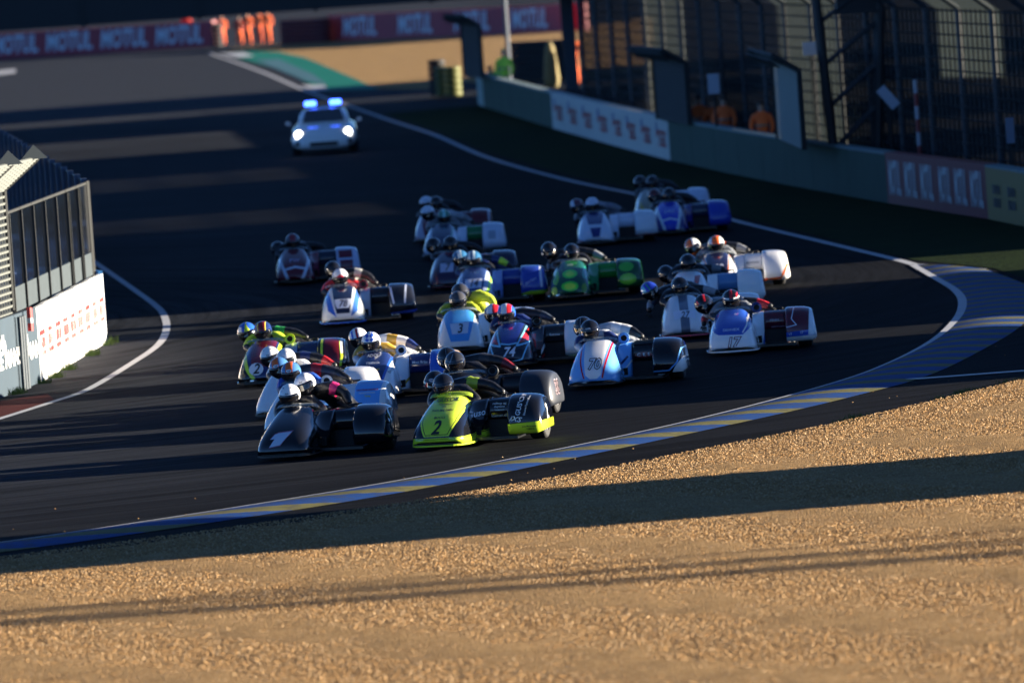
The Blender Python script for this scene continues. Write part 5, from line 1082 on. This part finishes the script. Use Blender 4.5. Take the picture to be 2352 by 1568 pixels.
# poles and boards
def board(px, zc, w, h, lab, m, tilt=0, pole=True, z_ref=None):
    p = GZ(px[0], px[1], zc); e = empty('sign_board', tuple(p)); tag(e, lab, 'sign')
    v = [(-w / 2, -.02, -h / 2), (w / 2, -.02, -h / 2), (w / 2, -.02, h / 2), (-w / 2, -.02, h / 2)]; v += [(x, .02, z) for x, _, z in v]; c, s = math.cos(tilt), math.sin(tilt)
    v = [(x * c - z * s, y, x * s + z * c + zc) for x, y, z in v]
    mesh_obj('board', v, [(0, 1, 2, 3), (7, 6, 5, 4), (0, 4, 5, 1), (1, 5, 6, 2), (2, 6, 7, 3), (3, 7, 4, 0)], m, e)
    if pole: MB().bar((0, .05, 0), (0, .05, zc), .03, 8).build('pole', M_ALU, e)
    return e
M_WB = mat('white_board', (.42, .47, .56), .5)
board((1639, 193), 2.1, .28, .48, 'upright white board above the group of orange marshals', M_WB)
board((2040, 224), 2.1, .22, .52, 'tilted white signal board on a thin pole right of the lattice tower', M_WB, R(38))
board((1862, 112), 3.0, .36, .3, 'small white board high beside the sunlit catch fence', M_WB)
board((2320, 300), 1.72, .16, .5, 'narrow grey board in the shade near the yellow wall section', mat('grey_board', (.16, .2, .28), .5))
def pole(pxb, zb, h, lab, m, r=.05, bands=None):
    p = GZ(pxb[0], pxb[1], zb); e = empty('pole', tuple(p)); tag(e, lab, 'pole')
    if bands:
        n = 9
        for k in range(n): MB().bar((0, 0, h * k / n), (0, 0, h * (k + 1) / n), r, 10).build('pole_band', bands[k % 2], e)
    else: MB().bar((0, 0, 0), (0, 0, h), r, 10).build('shaft', m, e)
pole((1166, 108), 1.6, 6.2, 'thin grey pole standing behind the people in yellow-green vests', mat('grey_steel', (.10, .12, .16), .4), .075)
pole((2113, 354), .93, 2.5, 'thin red and white banded pole behind the red wall section', M_WP, .045, (mat('pole_white', (.45, .45, .5), .5), mat('pole_red', (.25, .03, .03), .5)))

# ------------------------------------------------------------------ unseen blocks added to the right of the view to throw the shade
def shade_caster(D0, D1, h, x0, lab, name='shade_block', depth=3):
    e = empty(name, (x0, D0, 0)); tag(e, lab, 'shade caster'); L_ = D1 - D0; m = mat('block_grey', (.10, .11, .12), .6, vary=.15, vscale=1)
    MB().box((0, 0, 0), (depth, L_, h - .4)).build('wall', m, e)
    MB().box((-.3, 0, h - .4), (depth + .3, L_, h)).build('roof', mat('block_top', (.22, .22, .23), .5), e)
    n = max(1, int(L_ / 2.5))
    for k in range(n):
        y = L_ * (k + .5) / n
        for z in ((1.2,) if h < 5 else (1.2, 4.2)): MB().box((-.04, y - .7, z), (-.003, y + .7, z + 1.3)).build('window', M_VISOR, e)
X0 = 20.0
def tip(x): return (X0 - x) * SUN_TAN
tall = 8.6
for D0, D1, h, lab in ((94.0, 100.1, tall, 'tall unseen block added to shade the gravel trap'),
                       (115.5, 127.5, tip(-.5), 'low unseen block added to shade the exit of the corner'),
                       (130.5, 144.8, tip(-4.2), 'low unseen block added for shade abreast of the kerb'),
                       (152.5, 170.4, tall, 'tall unseen shade block at the start of the barrier wall'),
                       (170.5, 178.6, tip(-11), 'lower unseen shade block between two tall ones'),
                       (178.7, 191.8, tall, 'tall unseen shade block beside the lower one'),
                       (202, 222.5, tall, 'tall unseen shade block abreast of the lattice tower'),
                       (234.5, 256, tall + 3, 'tall unseen shade block beyond the lattice tower'),
                       (277, 300, tall + 4, 'long unseen shade block before the footbridge'),
                       (308, 330, tall + 5, 'unseen shade block beyond the footbridge')):
    shade_caster(D0 + 2.8, D1 + 2.8, h, X0 if D0 < 230 else X0 + 6, lab)
# overhead cables that draw thin shadow lines over the gravel
for D_, z_, r_, l_ in ((95.4, 8.2, .20, 'thick overhead cable bundle far right of the gravel trap'), (96.5, 8.0, .13, 'thinner overhead cable beside the thick bundle')):
    e = empty('overhead_cable', (58, D_, 0)); tag(e, l_, 'cable')
    MB().bar((0, 0, z_), (28, .3, z_ + .15), r_, 8).build('cable', M_BLK, e); MB().bar((0, 0, 0), (0, 0, z_ + .1), .08, 8).build('mast', M_ALU, e); MB().bar((28, .3, 0), (28, .3, z_ + .2), .08, 8).build('mast', M_ALU, e)

# grass tufts along the foot of the left wall and at the gravel's edge
def tufts(name, spots, lab, hmax=.14):
    v, f = [], []
    for (x, y, n) in spots:
        for k in range(n):
            a = random.uniform(0, 6.28); r = random.uniform(0, .14); bx, by = x + r * math.cos(a), y + r * math.sin(a); h = random.uniform(.04, hmax); t = random.uniform(0, 6.28); w = .006; i = len(v)
            v += [(bx - w, by, 0.0), (bx + w, by, 0.0), (bx + .4 * h * math.cos(t), by + .4 * h * math.sin(t), h)]; f.append((i, i + 1, i + 2))
    o = mesh_obj(name, v, f, mat('weed_green', (.05, .09, .015), .8, vary=.4)); tag(o, lab, 'weeds', None, 'stuff')
sp = [(along(A1, A2, t).x + .12, along(A1, A2, t).y - .03, 60) for t in (.08, .1, .27, .3, .62, .64, .66, .9, .97)] + [(along(A0, A1, t).x + .12, along(A0, A1, t).y, 60) for t in (.5, .55, .92)]
tufts('weeds', sp, 'green weeds growing along the foot of the white wall')
sp = []
for px in ((2180, 917), (2230, 905), (2260, 898), (2330, 880), (1990, 960), (1930, 975), (1780, 1008)):
    g_ = G(*px); sp += [(g_.x + random.uniform(-.2, .2), g_.y + random.uniform(-.1, .1), 26) for _ in range(3)]
tufts('edge_weeds', sp, 'sparse grass blades at the border of asphalt and gravel', .09)
bpy.context.view_layer.update()
